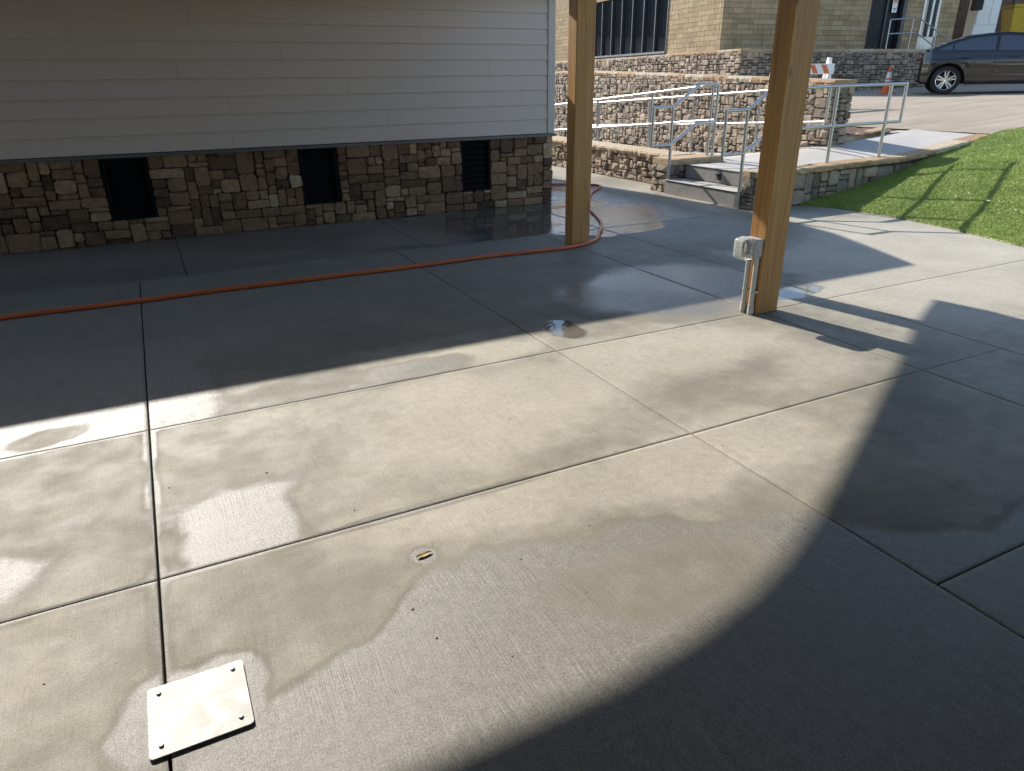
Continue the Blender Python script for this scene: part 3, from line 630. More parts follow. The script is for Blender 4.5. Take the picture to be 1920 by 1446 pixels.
# low wall left of the steps
lw = empty('low_stone_wall', (7.5, 9.2, 0), label='low sunlit fieldstone wall with tan cap left of the concrete steps', cat='stone wall')
s = MB(); s.box(7.53, 7.9, 9.22, 15.0, -0.05, 0.43); s.box(7.10, 8.08, 8.87, 9.215, -0.05, 0.40); s.build('core', M['mortar'], lw)
stones(lw, (7.515, 14.6), -math.pi / 2, 5.36, 0.0, 0.44, 0.05, 31, M['wall_stone'], (2, 3, 3, 4, 5, 6), (1, 2, 2, 3), 0.005, 0.045, bias=0.12)
stones(lw, (7.085, 9.23), -math.pi / 2, 0.38, 0.0, 0.40, 0.05, 32, M['wall_stone'], (3, 4, 5), (2, 2, 3), 0.005, 0.045, bias=-0.05)
stones(lw, (7.085, 8.855), 0.0, 1.0, 0.0, 0.40, 0.05, 33, M['wall_stone'], (2, 3, 4), (2, 2, 3), 0.005, 0.035, bias=-0.15)
caps(lw, (7.50, 14.6), -math.pi / 2, 5.36, lambda u: 0.535 - 0.006 * u, 0.42, 0.085, 34)
caps(lw, (7.075, 8.845), 0.0, 1.03, lambda u: 0.492, 0.40, 0.088, 35, (0.5, 0.55))

# wall along the turf, right of the steps
rw = empty('curb_stone_wall', (7.0, 7.0, 0), label='shaded stone wall with tan cap between the turf bank and the walkway', cat='stone wall')
zc2 = lambda u: float(np.interp(u, [0, 0.7, 2.9, 3.4, 5.1], [0.485, 0.485, 0.53, 0.58, 0.765]))
s = MB()
for i in range(20):
    a, b = 7.04 + i * 0.24, 7.04 + (i + 1) * 0.24; s.hexa([(x, y, z) for z in (0, 1) for y in (7.025, 7.21) for x in (a, b)]);
    for k in range(8): p = s.v[-8 + k]; s.v[-8 + k] = (p[0], p[1], -0.05 if p[2] == 0 else zc2(p[0] - 7.0) - 0.075)
s.build('core', M['mortar'], rw)
stones(rw, (7.02, 7.015), 0.0, 3.6, 0.0, 0.42, 0.07, 41, M['wall_stone'], (2, 2, 3, 4), (1, 2, 2, 3), 0.005, 0.03, bias=-0.12)
stones(rw, (7.025, 7.215), -math.pi / 2, 0.2, 0.0, 0.41, 0.05, 42, M['wall_stone'], (2, 3, 4), (1, 2, 2), 0.006, 0.04, bias=-0.15)
caps(rw, (7.0, 7.0), 0.0, 4.95, zc2, 0.27, 0.07, 43, (0.5, 0.85), 0.025)

# tall retaining wall behind the ramp
A3 = math.pi / 2 - 0.10; d3 = Vector((math.cos(A3), math.sin(A3), 0)); O3 = Vector((9.70, 8.25, 0)); L3 = 14.0
tw = empty('retaining_wall', (9.7, 8.25, 0), label='tall sunlit fieldstone retaining wall with tan cap behind the ramp rails', cat='stone wall')
zc3 = lambda u: 1.555 + 0.031 * min(u, 9)
n3 = Vector((-d3.y, d3.x, 0))   # outward (towards -x)
s = MB(); c3 = O3 + d3 * (L3 / 2) - n3 * 0.19; s.obox((c3.x, c3.y), A3, L3 - 0.06, 0.32, -0.1, 1.50); s.build('core', M['mortar'], tw)
cz = MB()
endp = O3 + d3 * L3
# u runs from the far end towards the camera so that the outward side is on the right
stones(tw, (endp.x, endp.y), A3 + math.pi, L3, 0.1, 1.50, 0.05, 51, M['wall_stone'], (2, 2, 3, 3, 4, 5), (1, 2, 2, 3, 3), 0.005, 0.05, limit=300, bias=0.10, keep=lambda u, z: z > 0.2, near=lambda it: -(it[1] - it[0]) * (it[3] - it[2]) / (9.0 + (L3 - it[0])) ** 2)
caps(tw, (endp.x, endp.y), A3 + math.pi, L3, lambda u: zc3(L3 - u), 0.42, 0.085, 52, (0.5, 0.9), 0.03)
e0 = O3 - d3 * 0.0
stones(tw, (e0.x + 0.0, e0.y), A3 - math.pi / 2, 0.36, 0.5, 1.47, 0.06, 53, M['wall_stone'], (2, 2, 3), (1, 2, 2), 0.006, 0.04, bias=-0.1)
# curb with mulch behind it
cb = empty('planter_curb', (9.8, 8.3, 0), label='low tan stone curb holding a small mulch bed beside the walkway', cat='curb')
ac = math.atan2(0.35, 1.75); caps(cb, (9.78, 8.22), ac, 1.85, lambda u: 0.675 + 0.06 * u, 0.2, 0.13, 54, (0.5, 0.7), 0.0)
mu = MB(); R = random.Random(8)
mv = sheet('m', np.linspace(9.95, 11.5, 22), np.linspace(8.35, 10.2, 22), lambda x, y: 0.66 + 0.05 * (x - 9.8) + 0.05 * math.exp(-((x - 10.6) ** 2 + (y - 9.1) ** 2) / 0.3) + R.uniform(0, 0.03), None)
mulch = mv.build('mulch', M['mulch']); tag(mulch, 'brown leaf mulch in the small bed beside the retaining wall end', 'mulch', kind='stuff')

# parking lot
def zlot(x, y): return 0.752 + min(max(x - 11.9, 0), 5) * 0.062 + max(0, x - 16.9) * 0.022
structure('parking_lot', sheet('lot', np.concatenate([np.linspace(11.9, 17, 30), np.linspace(17.5, 60, 20)]), np.concatenate([np.linspace(-20, 6, 10), np.linspace(6.5, 30, 40)]), lambda x, y: zlot(x, y), None), M['asphalt'])
vg = sheet('verge', np.linspace(10.12, 12.2, 8), np.linspace(8.5, 30, 30), lambda x, y: 0.60 + 0.07 * (x - 10.05), None); vg.v = [(p[0] + 0.1003 * (p[1] - 8.25), p[1], p[2]) for p in vg.v]; structure('lot_verge', vg, M['walk'])

# ------------------------------------------------------------------ turf bank
def xedge(y): return float(np.interp(y, [-3, 2, 3.98, 5.0, 5.87, 6.5, 7.0], [6.6, 7.35, 7.73, 8.02, 8.13, 8.08, 7.86]))
def zturf(x, y):
    d = x - xedge(y); 
    if d <= 0: return -0.02
    near = float(np.interp(d, [0, 0.05, 0.6, 1.3, 2.0, 2.45, 3.2, 3.75, 4.2, 6], [0.012, 0.03, 0.10, 0.20, 0.35, 0.47, 0.59, 0.735, 0.80, 0.90]))
    mid = float(np.interp(d, [0, 0.05, 0.6, 1.3, 1.9, 2.5, 3.2, 3.75, 4.2, 6], [0.012, 0.03, 0.15, 0.35, 0.52, 0.60, 0.67, 0.76, 0.81, 0.90]))
    t = min(1, max(0, (7.0 - y) / 1.1)); t = t * t * (3 - 2 * t); return near * (1 - t) + mid * t
ty = np.concatenate([np.linspace(-3, 3, 12), np.linspace(3.2, 6.99, 60)]); td = np.concatenate([[0, 0.02], np.linspace(0.06, 4.2, 70), [5, 6]])
s = MB(); nd = len(td)
for y in ty:
    for d in td: x = xedge(y) + d; s.v.append((x, y, zturf(x, y)))
for i in range(len(ty) - 1):
    for j in range(nd - 1): s.f.append((i * nd + j, i * nd + j + 1, (i + 1) * nd + j + 1, (i + 1) * nd + j)); s.a.append(.5)
structure('turf_bank', s, M['lawn'], True)
R2 = np.random.RandomState(3); nb = 270000
yb = R2.uniform(3.0, 6.985, nb); db = R2.beta(1.0, 1.4, nb) * 5.2; xe = np.array([xedge(y) for y in yb]); xb = xe + db - 0.004
zb = np.array([zturf(x, y) for x, y in zip(xb + 0.004, yb)]); ok = zb > 0
xb, yb, zb = xb[ok], yb[ok], zb[ok]; nb = len(xb); an = R2.uniform(0, 2 * np.pi, nb); hb = R2.uniform(0.008, 0.022, nb); wd = R2.uniform(0.0015, 0.0032, nb); ln = R2.uniform(-0.018, 0.018, (nb, 2)) + np.array([0.004, -0.006])
V = np.zeros((nb, 3, 3), np.float32); V[:, 0] = np.stack([xb - wd * np.cos(an), yb - wd * np.sin(an), zb - 0.002], -1); V[:, 1] = np.stack([xb + wd * np.cos(an), yb + wd * np.sin(an), zb - 0.002], -1); V[:, 2] = np.stack([xb + ln[:, 0], yb + ln[:, 1], zb + hb], -1)
V[:, 2, 1] = np.minimum(V[:, 2, 1], 6.99)
me = bpy.data.meshes.new('turf_blades'); me.vertices.add(nb * 3); me.vertices.foreach_set('co', V.ravel()); me.loops.add(nb * 3); me.loops.foreach_set('vertex_index', np.arange(nb * 3, dtype=np.int32)); me.polygons.add(nb)
me.polygons.foreach_set('loop_start', np.arange(0, nb * 3, 3, dtype=np.int32)); me.polygons.foreach_set('loop_total', np.full(nb, 3, np.int32)); me.update(); me.materials.append(M['blade'])
tb = bpy.data.objects.new('turf_blades', me); COL.objects.link(tb); tag(tb, 'short green artificial turf covering the bank right of the steps', 'turf', kind='stuff')

# ------------------------------------------------------------------ stainless railings
def bar(parent, name, pts, r=0.021): s = MB(); s.tube(pts, r, 12); return s.build(name, M['steel'], parent, True)
def stair_rail(x, y, dy, label):
    e = empty('stair_railing', (x, y, 0), label=label, cat='railing', group='handrails of the steps')
    u = y + dy; X = x + 0.85
    bar(e, 'top_rail', [(x - 0.35, y, 1.225), (x, y, 1.232), (x + 0.49, y + dy * .57, 1.525), (X, u, 1.525)])
    bar(e, 'lower_rail', [(x - 0.35, y, 0.70), (x, y, 0.705), (x + 0.48, y + dy * .57, 0.99), (X, u, 0.99)])
    bar(e, 'loop_end', [(x - 0.35, y, 1.243), (x - 0.35, y, 0.682)]); bar(e, 'post', [(x, y, 0.0), (x, y, 1.232)], 0.022); bar(e, 'post', [(X, u, 0.402), (X, u, 1.545)], 0.022)
    for px, py, pz in ((x, y, 0.001), (X, u, 0.4035)):
        s = MB(); s.lathe([(0.05, 0.0), (0.05, 0.006), (0.023, 0.009)], (px, py, pz), 14); s.build('base_plate', M['steel'], e, True)
stair_rail(7.045, 8.79, 0.04, 'stainless stair handrail beside the low sunlit wall, left one of the two')
stair_rail(6.96, 7.20, 0.04, 'stainless stair handrail beside the turf wall, right one of the two')
def line_rail(name, label, p0, p1, zt0, zt1, dm, posts, zb, loop=None):
    e = empty(name, (*p0, 0), label=label, cat='railing'); P0, P1 = Vector((*p0, 0)), Vector((*p1, 0)); L = (P1 - P0).length
    at = lambda t, z: tuple(P0.lerp(P1, t)[:2]) + (z,)
    zt = lambda t: zt0 + (zt1 - zt0) * t
    bar(e, 'top_rail', [at(0, zt(0)), at(0.5, zt(.5)), at(1, zt(1))]); bar(e, 'lower_rail', [at(0, zt(0) - dm), at(0.5, zt(.5) - dm), at(1, zt(1) - dm)])
    for t in posts: bar(e, 'post', [at(t, zb(*at(t, 0)[:2])), at(t, zt(t))], 0.022)
    if loop is not None: bar(e, 'loop_end', [at(loop, zt(loop) + 0.018), at(loop, zt(loop) - dm - 0.018)])
    return e
line_rail('ramp_railing', 'stainless ramp railing rising to the top of the left stair handrail', (8.0, 14.6), (7.93, 8.90), 1.07, 1.515, 0.50, [0.10, 0.42, 0.72, 0.985], lambda x, y: zwalk(x, y), None)
line_rail('ramp_railing', 'stainless ramp railing running along the foot of the tall retaining wall', (9.75, 15.4), (9.33, 8.02), 1.09, 1.475, 0.50, [0.08, 0.36, 0.56, 0.80], lambda x, y: zwalk(x, y), 1.0)
line_rail('walkway_railing', 'stainless guard railing on the tan cap above the turf bank', (7.5, 7.17), (9.86, 7.17), 1.47, 1.50, 0.50, [0.42, 0.865], lambda x, y: zc2(x - 7.0) - 0.002, 1.0)

# ------------------------------------------------------------------ brick building on the stone plinth
AB = -0.105; bd = Vector((math.cos(AB), math.sin(AB), 0)); bn = Vector((-bd.y, bd.x, 0))   # along shaded face / away from camera
BC = Vector((17.10, 18.22, 0))
bb = empty('brick_building', (BC.x, BC.y, 1.0), label='tan ribbed block building on a fieldstone plinth beyond the parking lot', cat='building')
def bp(u, v): p = BC + bd * u + bn * v; return (p.x, p.y)
ZP = 2.43; zb0 = 0.95
def bbox(s, u0, u1, v0, v1, z0, z1, a=.5):
    s.hexa([(*bp(u, v), z) for z in (z0, z1) for v in (v0, v1) for u in (u0, u1)], a)
s = MB(); bbox(s, 0.03, 16, 0.03, 24, zb0 - 0.4, ZP - 0.1); s.build('core', M['mortar'], bb)
p0 = bp(0, 0); pf = bp(0, 24)
stones(bb, p0, AB, 10.6, zb0, ZP - 0.09, 0.078, 61, M['wall_stone'], (1, 2, 2, 3, 4), (1, 1, 2, 2), 0.008, 0.05, limit=0, bias=-0.08)
stones(bb, pf, AB - math.pi / 2, 24, zb0, ZP - 0.09, 0.082, 62, M['wall_stone'], (1, 2, 2, 3, 4), (1, 1, 2, 2), 0.008, 0.07, limit=0, bias=0.05)
caps(bb, p0, AB, 10.6, lambda u: ZP, 0.5, 0.10, 63, (0.8, 1.2), 0.03); caps(bb, pf, AB - math.pi / 2, 24, lambda u: ZP, 0.5, 0.10, 64, (0.8, 1.2), 0.05)
# block walls: lit side at u=-? and shaded side, set back from the plinth edge
SU, SV = -0.02, 1.15     # lit face lies near u=SU.., shaded face at v=SV
BH, BW = 0.152, 0.405
blk = {}
def block(u, v, w, z, face):
    key = (face, round(w, 2))
    if key not in blk:
        q = MB(); t = 0.10
        if face == 's': P = lambda a, d: bd * a + bn * d
        else: P = lambda a, d: bn * a + bd * d
        vs = []
        for zz in (0.004, BH - 0.004):
            for d in (0, t):
                for a in (0.003, w - 0.003): vs.append(tuple(P(a, d) + Vector((0, 0, zz))))
        q.hexa(vs); o = q.build('block', M['block'], None); o.parent = bb; blk[key] = o; first = True
    else:
        o = blk[key].copy(); COL.objects.link(o)
    x, y = bp(u, v); o.location = (x - BC.x, y - BC.y, z - 1.0)
def wall_blocks(face, a0, a1, z0, z1, openings):
    z = z0; r = 0
    while z < z1 - 0.01:
        cuts = [a0]; a = a0 + (BW if r % 2 else BW / 2)
        while a < a1 - 0.05: cuts.append(a); a += BW
        cuts.append(a1)
        for c0, c1 in zip(cuts[:-1], cuts[1:]):
            segs = [(c0, c1)]
            for (o0, o1, oz0, oz1) in openings:
                if z + BH > oz0 + 0.02 and z < oz1 - 0.02: segs = [q for (p, k) in segs for q in ((p, min(k, o0)), (max(p, o1), k)) if q[1] - q[0] > 0.03]
            for p, k in segs:
                if face == 's': block(p, SV, k - p, z, 's')
                else: block(SU, p, k - p, z, 'l')
        z += BH; r += 1
# back-up walls
s = MB(); bbox(s, SU + 0.115, 9.95, SV + 0.115, SV + 0.2, ZP, 5.55); bbox(s, SU + 0.115, SU + 0.2, SV + 0.21, 20, ZP, 5.55); bbox(s, 0.3, 15, 2.0, 20, 5.45, 5.6); s.build('backing_wall', M['mortar'], bb)
DOOR = (5.95, 7.45); WIN = (8.35, 9.1)
wall_blocks('s', SU, 10.0, ZP, ZP + BH * 14, [(*DOOR, 0, 9), (*WIN, 0, 9)])
LW = (4.35, 10.2)
wall_blocks('l', SV + 0.10, 20, ZP, ZP + BH * 14, [(LW[0], LW[1], ZP + 0.02, 9)])
s = MB(); bbox(s, SU + 0.004, 10.0, SV + 0.003, SV + 0.10, ZP + BH * 14 + 0.003, 5.6); bbox(s, SU + 0.004, SU + 0.10, SV + 0.105, 20, ZP + BH * 14 + 0.003, 5.6); s.build('parapet', M['block'], bb)
# strip window on the lit side
s = MB(); bbox(s, SU + 0.075, SU + 0.085, LW[0], LW[1], ZP + 0.10, 4.5); wo = s.build('window', M['glass'], bb)
nm = 7
for i in range(nm + 1):
    v = LW[0] + (LW[1] - LW[0]) * i / nm; s = MB(); bbox(s, SU - 0.02, SU + 0.074, v - 0.03, v + 0.03, ZP + 0.10, 4.5); mo = s.build('mullion', M['frame'], wo)
    s = MB(); bbox(s, SU - 0.027, SU - 0.021, v - 0.036, v - 0.012, ZP + 0.10, 4.5); s.build('mullion_edge', M['alu'], wo)
s = MB(); bbox(s, SU - 0.06, SU + 0.09, LW[0], LW[1], ZP + 0.025, ZP + 0.098); s.build('sill', M['alu'], wo)
# doorway and narrow windows on the shaded side
s = MB(); bbox(s, DOOR[0], DOOR[1], SV + 0.09, SV + 0.112, ZP, 4.6); do = s.build('doorway', M['black'], bb)
for u in (DOOR[0] + 0.03, 6.72): s = MB(); bbox(s, u - 0.03, u + 0.03, SV + 0.03, SV + 0.088, ZP, 4.6); s.build('door_frame', M['frame'], do)
s = MB(); bbox(s, 7.3, 7.46, SV - 0.12, SV + 0.03, ZP, 4.6); s.build('door_post', M['frame'], do)
s = MB(); bbox(s, 6.93, 7.15, SV + 0.02, SV + 0.03, 3.62, 4.2); sg = s.build('sign', M['white'], do)
def ring(c, r0, r1, n, u0, v0, mat, nm_):
    s = MB()
    for k in range(n):
        a, b = 2 * math.pi * k / n, 2 * math.pi * (k + 1) / n
        q = [(c[0] + r * math.cos(t), c[1] + r * math.sin(t)) for r in (r0, r1) for t in (a, b)]
        s.hexa([(*bp(u, v0 - d), z) for d in (0.002, 0.006) for (u, z) in q])
    s.build(nm_, mat, sg)
ring((7.04, 3.98), 0.06, 0.085, 16, 0, SV + 0.02, M['barr_orange'], 'sign_circle')
s = MB(); s.hexa([(*bp(u, SV + 0.02 - d), z) for d in (0.007, 0.010) for (u, z) in ((6.985, 4.03), (7.0, 4.045), (7.08, 3.915), (7.095, 3.93))]); s.build('sign_bar', M['barr_orange'], sg)
s = MB(); bbox(s, 6.98, 7.10, SV + 0.0135, SV + 0.0185, 3.97, 3.985); bbox(s, 6.97, 7.11, SV + 0.0135, SV + 0.0185, 3.74, 3.76); bbox(s, 6.99, 7.09, SV + 0.0135, SV + 0.0185, 3.69, 3.71); s.build('sign_print', M['black'], sg)
s = MB(); bbox(s, WIN[0], WIN[1], SV + 0.07, SV + 0.08, ZP + 0.45, 4.6); w2 = s.build('window', M['glass'], bb)
s = MB(); bbox(s, WIN[0], WIN[1], SV + 0.01, SV + 0.1, ZP, ZP + 0.44); s.build('window_panel', M['alu'], w2)
for u in (WIN[0] + 0.03, (WIN[0] + WIN[1]) / 2 + 0.05, WIN[1] - 0.03): s = MB(); bbox(s, u - 0.05, u + 0.05, SV - 0.02, SV + 0.068, ZP + 0.445, 4.6); s.build('window_frame', M['alu'], w2)
# door landing railing
hr = empty('door_railing', (*bp(6.1, 0.35), ZP), label='pale metal railing in front of the dark doorway of the block building', cat='railing')
def hb_(name, pts, r=0.022): s = MB(); s.tube([(*bp(u, v), z) for u, v, z in pts], r, 8); s.build(name, M['alu'], hr, True)
hb_('top_rail', [(6.1, .35, 3.33), (7.3, .35, 3.40), (7.4, .35, 3.38), (9.5, .35, 2.48)]); hb_('lower_rail', [(6.05, .35, 2.90), (7.3, .35, 2.95), (7.4, .35, 2.92), (8.5, .35, 2.44)])
for u, z in ((6.1, 3.33), (7.1, 3.385), (8.25, 3.0), (9.45, 2.5)): hb_('post', [(u, .35, ZP), (u, .35, z)], 0.02)

# ------------------------------------------------------------------ things on the lot
def dep(px, py, d): 
    return Vector((0, 0, CAM_H)) + (CR * (px - 960) - CU * (py - 723) + CW * F_PX) * (d / F_PX)
def lot_hit(px, py):
    for k in range(1200, 4500):
        p = dep(px, py, k / 100)
        if p.z <= zlot(p.x, p.y) and p.x > 11.9: return p
    return dep(px, py, 20)
cp = dep(1661, 176, 20.6); cp.z = zlot(cp.x, cp.y)
cn = empty('traffic_cone', cp, label='orange traffic cone with white band standing by the fieldstone plinth', cat='traffic cone')
s = MB(); s.box(cp.x - .18, cp.x + .18, cp.y - .18, cp.y + .18, cp.z, cp.z + .035, .008); s.build('base', M['orange'], cn)
def cone(nm_, z0, z1, mat, gr=0.0):
    s = MB(); r = lambda z: 0.135 - (0.135 - 0.03) * (z - .035) / .68 + gr
    s.lathe([(r(z0), z0), (r(z1), z1)] + ([(0.0, z1)] if z1 > .71 else []), cp, 20); s.build(nm_, mat, cn, True)
cone('body', .035, .335, M['orange']); cone('reflective_band', .335, .375, M['white'], .002); cone('body', .375, .42, M['orange']); cone('reflective_band', .42, .575, M['white'], .002); cone('body', .575, .716, M['orange'])
# barricade
b0, b1 = dep(1440, 186, 16.4), dep(1548, 186, 16.4); zz = zlot(b0.x, b0.y)
ba = empty('barricade', (b0.x, b0.y, zz), label='white folding barricade with orange slanted stripes behind the retaining wall', cat='barricade')
ad = Vector((b1.x - b0.x, b1.y - b0.y, 0)); LB = ad.length; ad.normalize(); an_ = Vector((-ad.y, ad.x, 0))
def bq(u, v, z): q = Vector((b0.x, b0.y, zz)) + ad * u + an_ * v; return (q.x, q.y, q.z + z)
for u in (0.05, LB - 0.05):
    for sgn in (-1, 1):
        s = MB(); s.hexa([bq(u + du, sgn * vv + dv, z) for z, vv, w in ((0, .28, .06), (1.17, .03, .035)) for dv in (-.02, .02) for du in (-w, w)]); s.build('leg', M['white'], ba)
for z0 in (0.82, 0.36):
    s = MB(); s.hexa([bq(u, v, z) for z in (z0, z0 + .22) for v in (-.17, -.14) for u in (-.02, LB + .02)]); bo = s.build('panel', M['white'], ba)
    for k in range(5):
        u = 0.02 + k * (LB - 0.15) / 4.6; s = MB(); s.hexa([bq(u + sh + du, v, z) for z, sh in ((z0 + .02, .10), (z0 + .2, 0)) for v in (-.176, -.1715) for du in (0, .11)]); s.build('stripe', M['barr_orange'], bo)

# ------------------------------------------------------------------ parked car (nose to the right)
wp = dep(1761, 171, 19.6); HD = math.radians(-50)
car = empty('parked_car', (wp.x, wp.y, zlot(wp.x, wp.y)), HD, 'dark sedan with silver wheels parked along the fieldstone plinth', 'car'); car['_local'] = 1
WR = 0.345; XF = 3.05; HW = 0.94          # local: x forward from the rear axle, y left, near side is y=-HW
def zl(x):
    z = 0.24
    for c in (0, XF):
        d = abs(x - c)
        if d < 0.43: z = max(z, 0.33 + math.sqrt(max(0, 0.43 ** 2 - d ** 2)))
    if x < -0.45: z = max(z, 0.26 + (-0.45 - x) * 0.4)
    if x > XF + 0.7: z = max(z, 0.24 + (x - XF - .7) * .3)
    return z
def zu(x): return float(np.interp(x, [-0.66, -0.63, -0.54, 0.0, 0.6, 2.2, 2.9, 3.7, 3.9], [0.84, 0.98, 1.045, 1.03, 1.02, 0.98, 0.93, 0.80, 0.66]))
def yw(x, z):
    e = float(np.interp(x, [-0.66, -0.60, -0.42, 0.2, 2.6, 3.3, 3.75, 3.9], [0.62, 0.76, 0.90, 0.945, 0.945, 0.93, 0.84, 0.66])); t = (z - 0.62) / 0.42
    bul = -0.055 * max(0, t) ** 2 - 0.06 * max(0, (0.5 - z) / 0.3) ** 1.6
    crease = 0.014 * math.exp(-((z - (0.80 + 0.02 * math.sin(x))) / 0.05) ** 2) - 0.018 * math.exp(-((z - 0.50) / 0.09) ** 2) * (0.35 < x < 2.6)
    return e + bul + crease
xs = np.concatenate([np.linspace(-0.66, -0.54, 6), np.linspace(-0.5, 3.7, 120), np.linspace(3.74, 3.9, 5)]); nz_ = 14
body = MB()
for sg_ in (-1, 1):
    o = len(body.v)
    for x in xs:
        a, b_ = zl(x), zu(x)
        for k in range(nz_): z = a + (b_ - a) * k / (nz_ - 1); body.v.append((x, sg_ * yw(x, z), z))
    for i in range(len(xs) - 1):
        for k in range(nz_ - 1): body.f.append((o + i * nz_ + k, o + (i + 1) * nz_ + k, o + (i + 1) * nz_ + k + 1, o + i * nz_ + k + 1)); body.a.append(.5)
nn_ = len(xs) * nz_
for i in range(len(xs) - 1):     # top deck
    o = len(body.v)
    for q in (i, i + 1):
        for t in np.linspace(-1, 1, 9): x = xs[q]; body.v.append((x, t * yw(x, zu(x)), zu(x) + 0.035 * (1 - t * t)))
    for k in range(8): body.f.append((o + k, o + k + 1, o + 9 + k + 1, o + 9 + k)); body.a.append(.5)
for q in (0, len(xs) - 1):
    o = len(body.v)
    for k in range(nz_):
        z = zl(xs[q]) + (zu(xs[q]) - zl(xs[q])) * k / (nz_ - 1); body.v += [(xs[q], -yw(xs[q], z), z), (xs[q], yw(xs[q], z), z)]
    for k in range(nz_ - 1): body.f.append((o + 2 * k, o + 2 * k + 1, o + 2 * k + 3, o + 2 * k + 2)); body.a.append(.5)
bo_ = body.build('body', M['paint_black'], car, True)
# greenhouse
def zr(x): return float(np.interp(x, [-0.62, -0.35, 0.0, 0.4, 0.8, 1.2, 1.6, 1.95, 2.45], [1.03, 1.15, 1.29, 1.405, 1.455, 1.47, 1.44, 1.35, 0.985]))
gx = np.linspace(-0.5, 2.45, 60); gh = MB()
def yg(x, z): return yw(x, zu(x)) - 0.02 - 0.36 * max(0, z - zu(x)) - 0.12 * max(0, z - 1.3)
for sg_ in (-1, 1):
    o = len(gh.v)
    for x in gx:
        for k in range(7): z = zu(x) - 0.01 + (zr(x) - zu(x) + 0.01) * k / 6; gh.v.append((x, sg_ * yg(x, z), z))
    for i in range(59):
        for k in range(6): gh.f.append((o + i * 7 + k, o + (i + 1) * 7 + k, o + (i + 1) * 7 + k + 1, o + i * 7 + k + 1)); gh.a.append(.5)
o = len(gh.v)
for x in gx:
    for t in np.linspace(-1, 1, 9): gh.v.append((x, t * yg(x, zr(x)), zr(x) + 0.03 * (1 - t * t)))
for i in range(59):
    for k in range(8): gh.f.append((o + i * 9 + k, o + i * 9 + k + 1, o + (i + 1) * 9 + k + 1, o + (i + 1) * 9 + k)); gh.a.append(.5)
gh.build('roof', M['paint_black'], car, True)
def side_window(x0, x1, name='side_window'):
    n = 16
    for sg_ in (-1, 1):
        s = MB(); o = 0
        for i in range(n + 1):
            x = x0 + (x1 - x0) * i / n; za = zu(x) + 0.035; zt = max(za + 0.004, zr(x) - 0.075)
            for k in range(5): z = za + (zt - za) * k / 4; s.v.append((x, sg_ * (yg(x, z) + 0.008), z))
        for i in range(n):
            for k in range(4): s.f.append((o + i * 5 + k, o + (i + 1) * 5 + k, o + (i + 1) * 5 + k + 1, o + i * 5 + k + 1)); s.a.append(.5)
        s.build(name, M['car_glass'], car, True)
side_window(-0.30, 0.02); side_window(0.06, 0.98); side_window(1.06, 2.15)
s = MB(); s.v = [(x, t * (yg(x, zr(x)) - 0.05), zr(x) + 0.03 * (1 - t * t) + 0.006) for x in np.linspace(-0.45, 0.45, 8) for t in np.linspace(-1, 1, 9)]
for i in range(7):
    for k in range(8): s.f.append((i * 9 + k, i * 9 + k + 1, (i + 1) * 9 + k + 1, (i + 1) * 9 + k)); s.a.append(.5)
s.build('rear_window', M['car_glass'], car, True)
for x in (0.33, 1.42): 
    for sg_ in (-1, 1): s = MB(); s.tube([(x - .11, sg_ * (yw(x, .87) + .012), .868), (x + .11, sg_ * (yw(x, .87) + .012), .875)], .017, 8); s.build('door_handle', M['paint_black'], car, True)
for x in (-0.06, 1.02, 2.12):
    for sg_ in (-1, 1):
        s = MB(); s.tube([(x + (.10 if x < 0 and z > .85 else 0), sg_ * (yw(x, z) + .0005), z) for z in ((.42, .6, .8, .98) if x > 0 else (.78, .86, .98))], .005, 5)
        s.build('door_gap', M['black'], car)
for sg_ in (-1, 1):
    s = MB(); s.box(2.0, 2.16, sg_ * 1.03 - .075, sg_ * 1.03 + .075, .99, 1.12, .03); s.build('wing_mirror', M['paint_black'], car, True)
    s = MB(); s.box(-0.675, -0.56, sg_ * .55 - .15, sg_ * .55 + .15, .84, .93, .02); s.build('tail_light', plain('tail_lens', (.12, .008, .008), .2), car, True)
def wheel(x, sg_):
    w = empty('wheel', (x, sg_ * 0.80, WR)); w.parent = car; w['_local'] = 1
    s = MB(); s.lathe([(.22, -.105), (.31, -.112), (.338, -.09), (WR, -.05), (WR, .05), (.338, .09), (.31, .112), (.235, .105), (.225, .09)], (0, 0, 0), 36)
    s.v = [(p[0], p[2], p[1]) for p in s.v]; s.build('tyre', M['tyre'], w, True)
    s = MB(); s.lathe([(.243, .104), (.236, .112), (.226, .108), (.218, .06), (.215, -.08)], (0, 0, 0), 36); s.lathe([(.0, .085), (.035, .088), (.05, .075), (.05, .03)], (0, 0, 0), 16)
    for k in range(5):
        for off in (-.16, .16):
            a = 2 * math.pi * k / 5 + math.pi / 2; c0 = a + off * 0.7; c1 = a + off * 1.15
            q = [(.045 * math.cos(a + off * 2) + t * -math.sin(a) * .016, .045 * math.sin(a + off * 2) + t * math.cos(a) * .016) for t in (-1, 1)] + [(.228 * math.cos(c1) + t * -math.sin(c1) * .018, .228 * math.sin(c1) + t * math.cos(c1) * .018) for t in (-1, 1)]
            s.hexa([(p[0], p[1], z + (0.012 if i < 2 else 0.016)) for z in (.045, .075) for i, p in enumerate(q)])
    s.v = [(p[0], sg_ * p[2], p[1]) for p in s.v]; s.build('rim', M['alloy'], w, True)
    s = MB(); s.lathe([(.0, -.02), (.17, -.02), (.17, .0), (.0, .0)], (0, 0, 0), 24); s.v = [(p[0], sg_ * p[2], p[1]) for p in s.v]; s.build('brake_disc', M['frame'], w)
for x in (0, XF):
    for sg_ in (-1, 1): wheel(x, sg_)
s = MB(); s.box(-0.5, 3.7, -0.62, 0.62, 0.26, 0.8); s.build('underbody', M['black'], car)

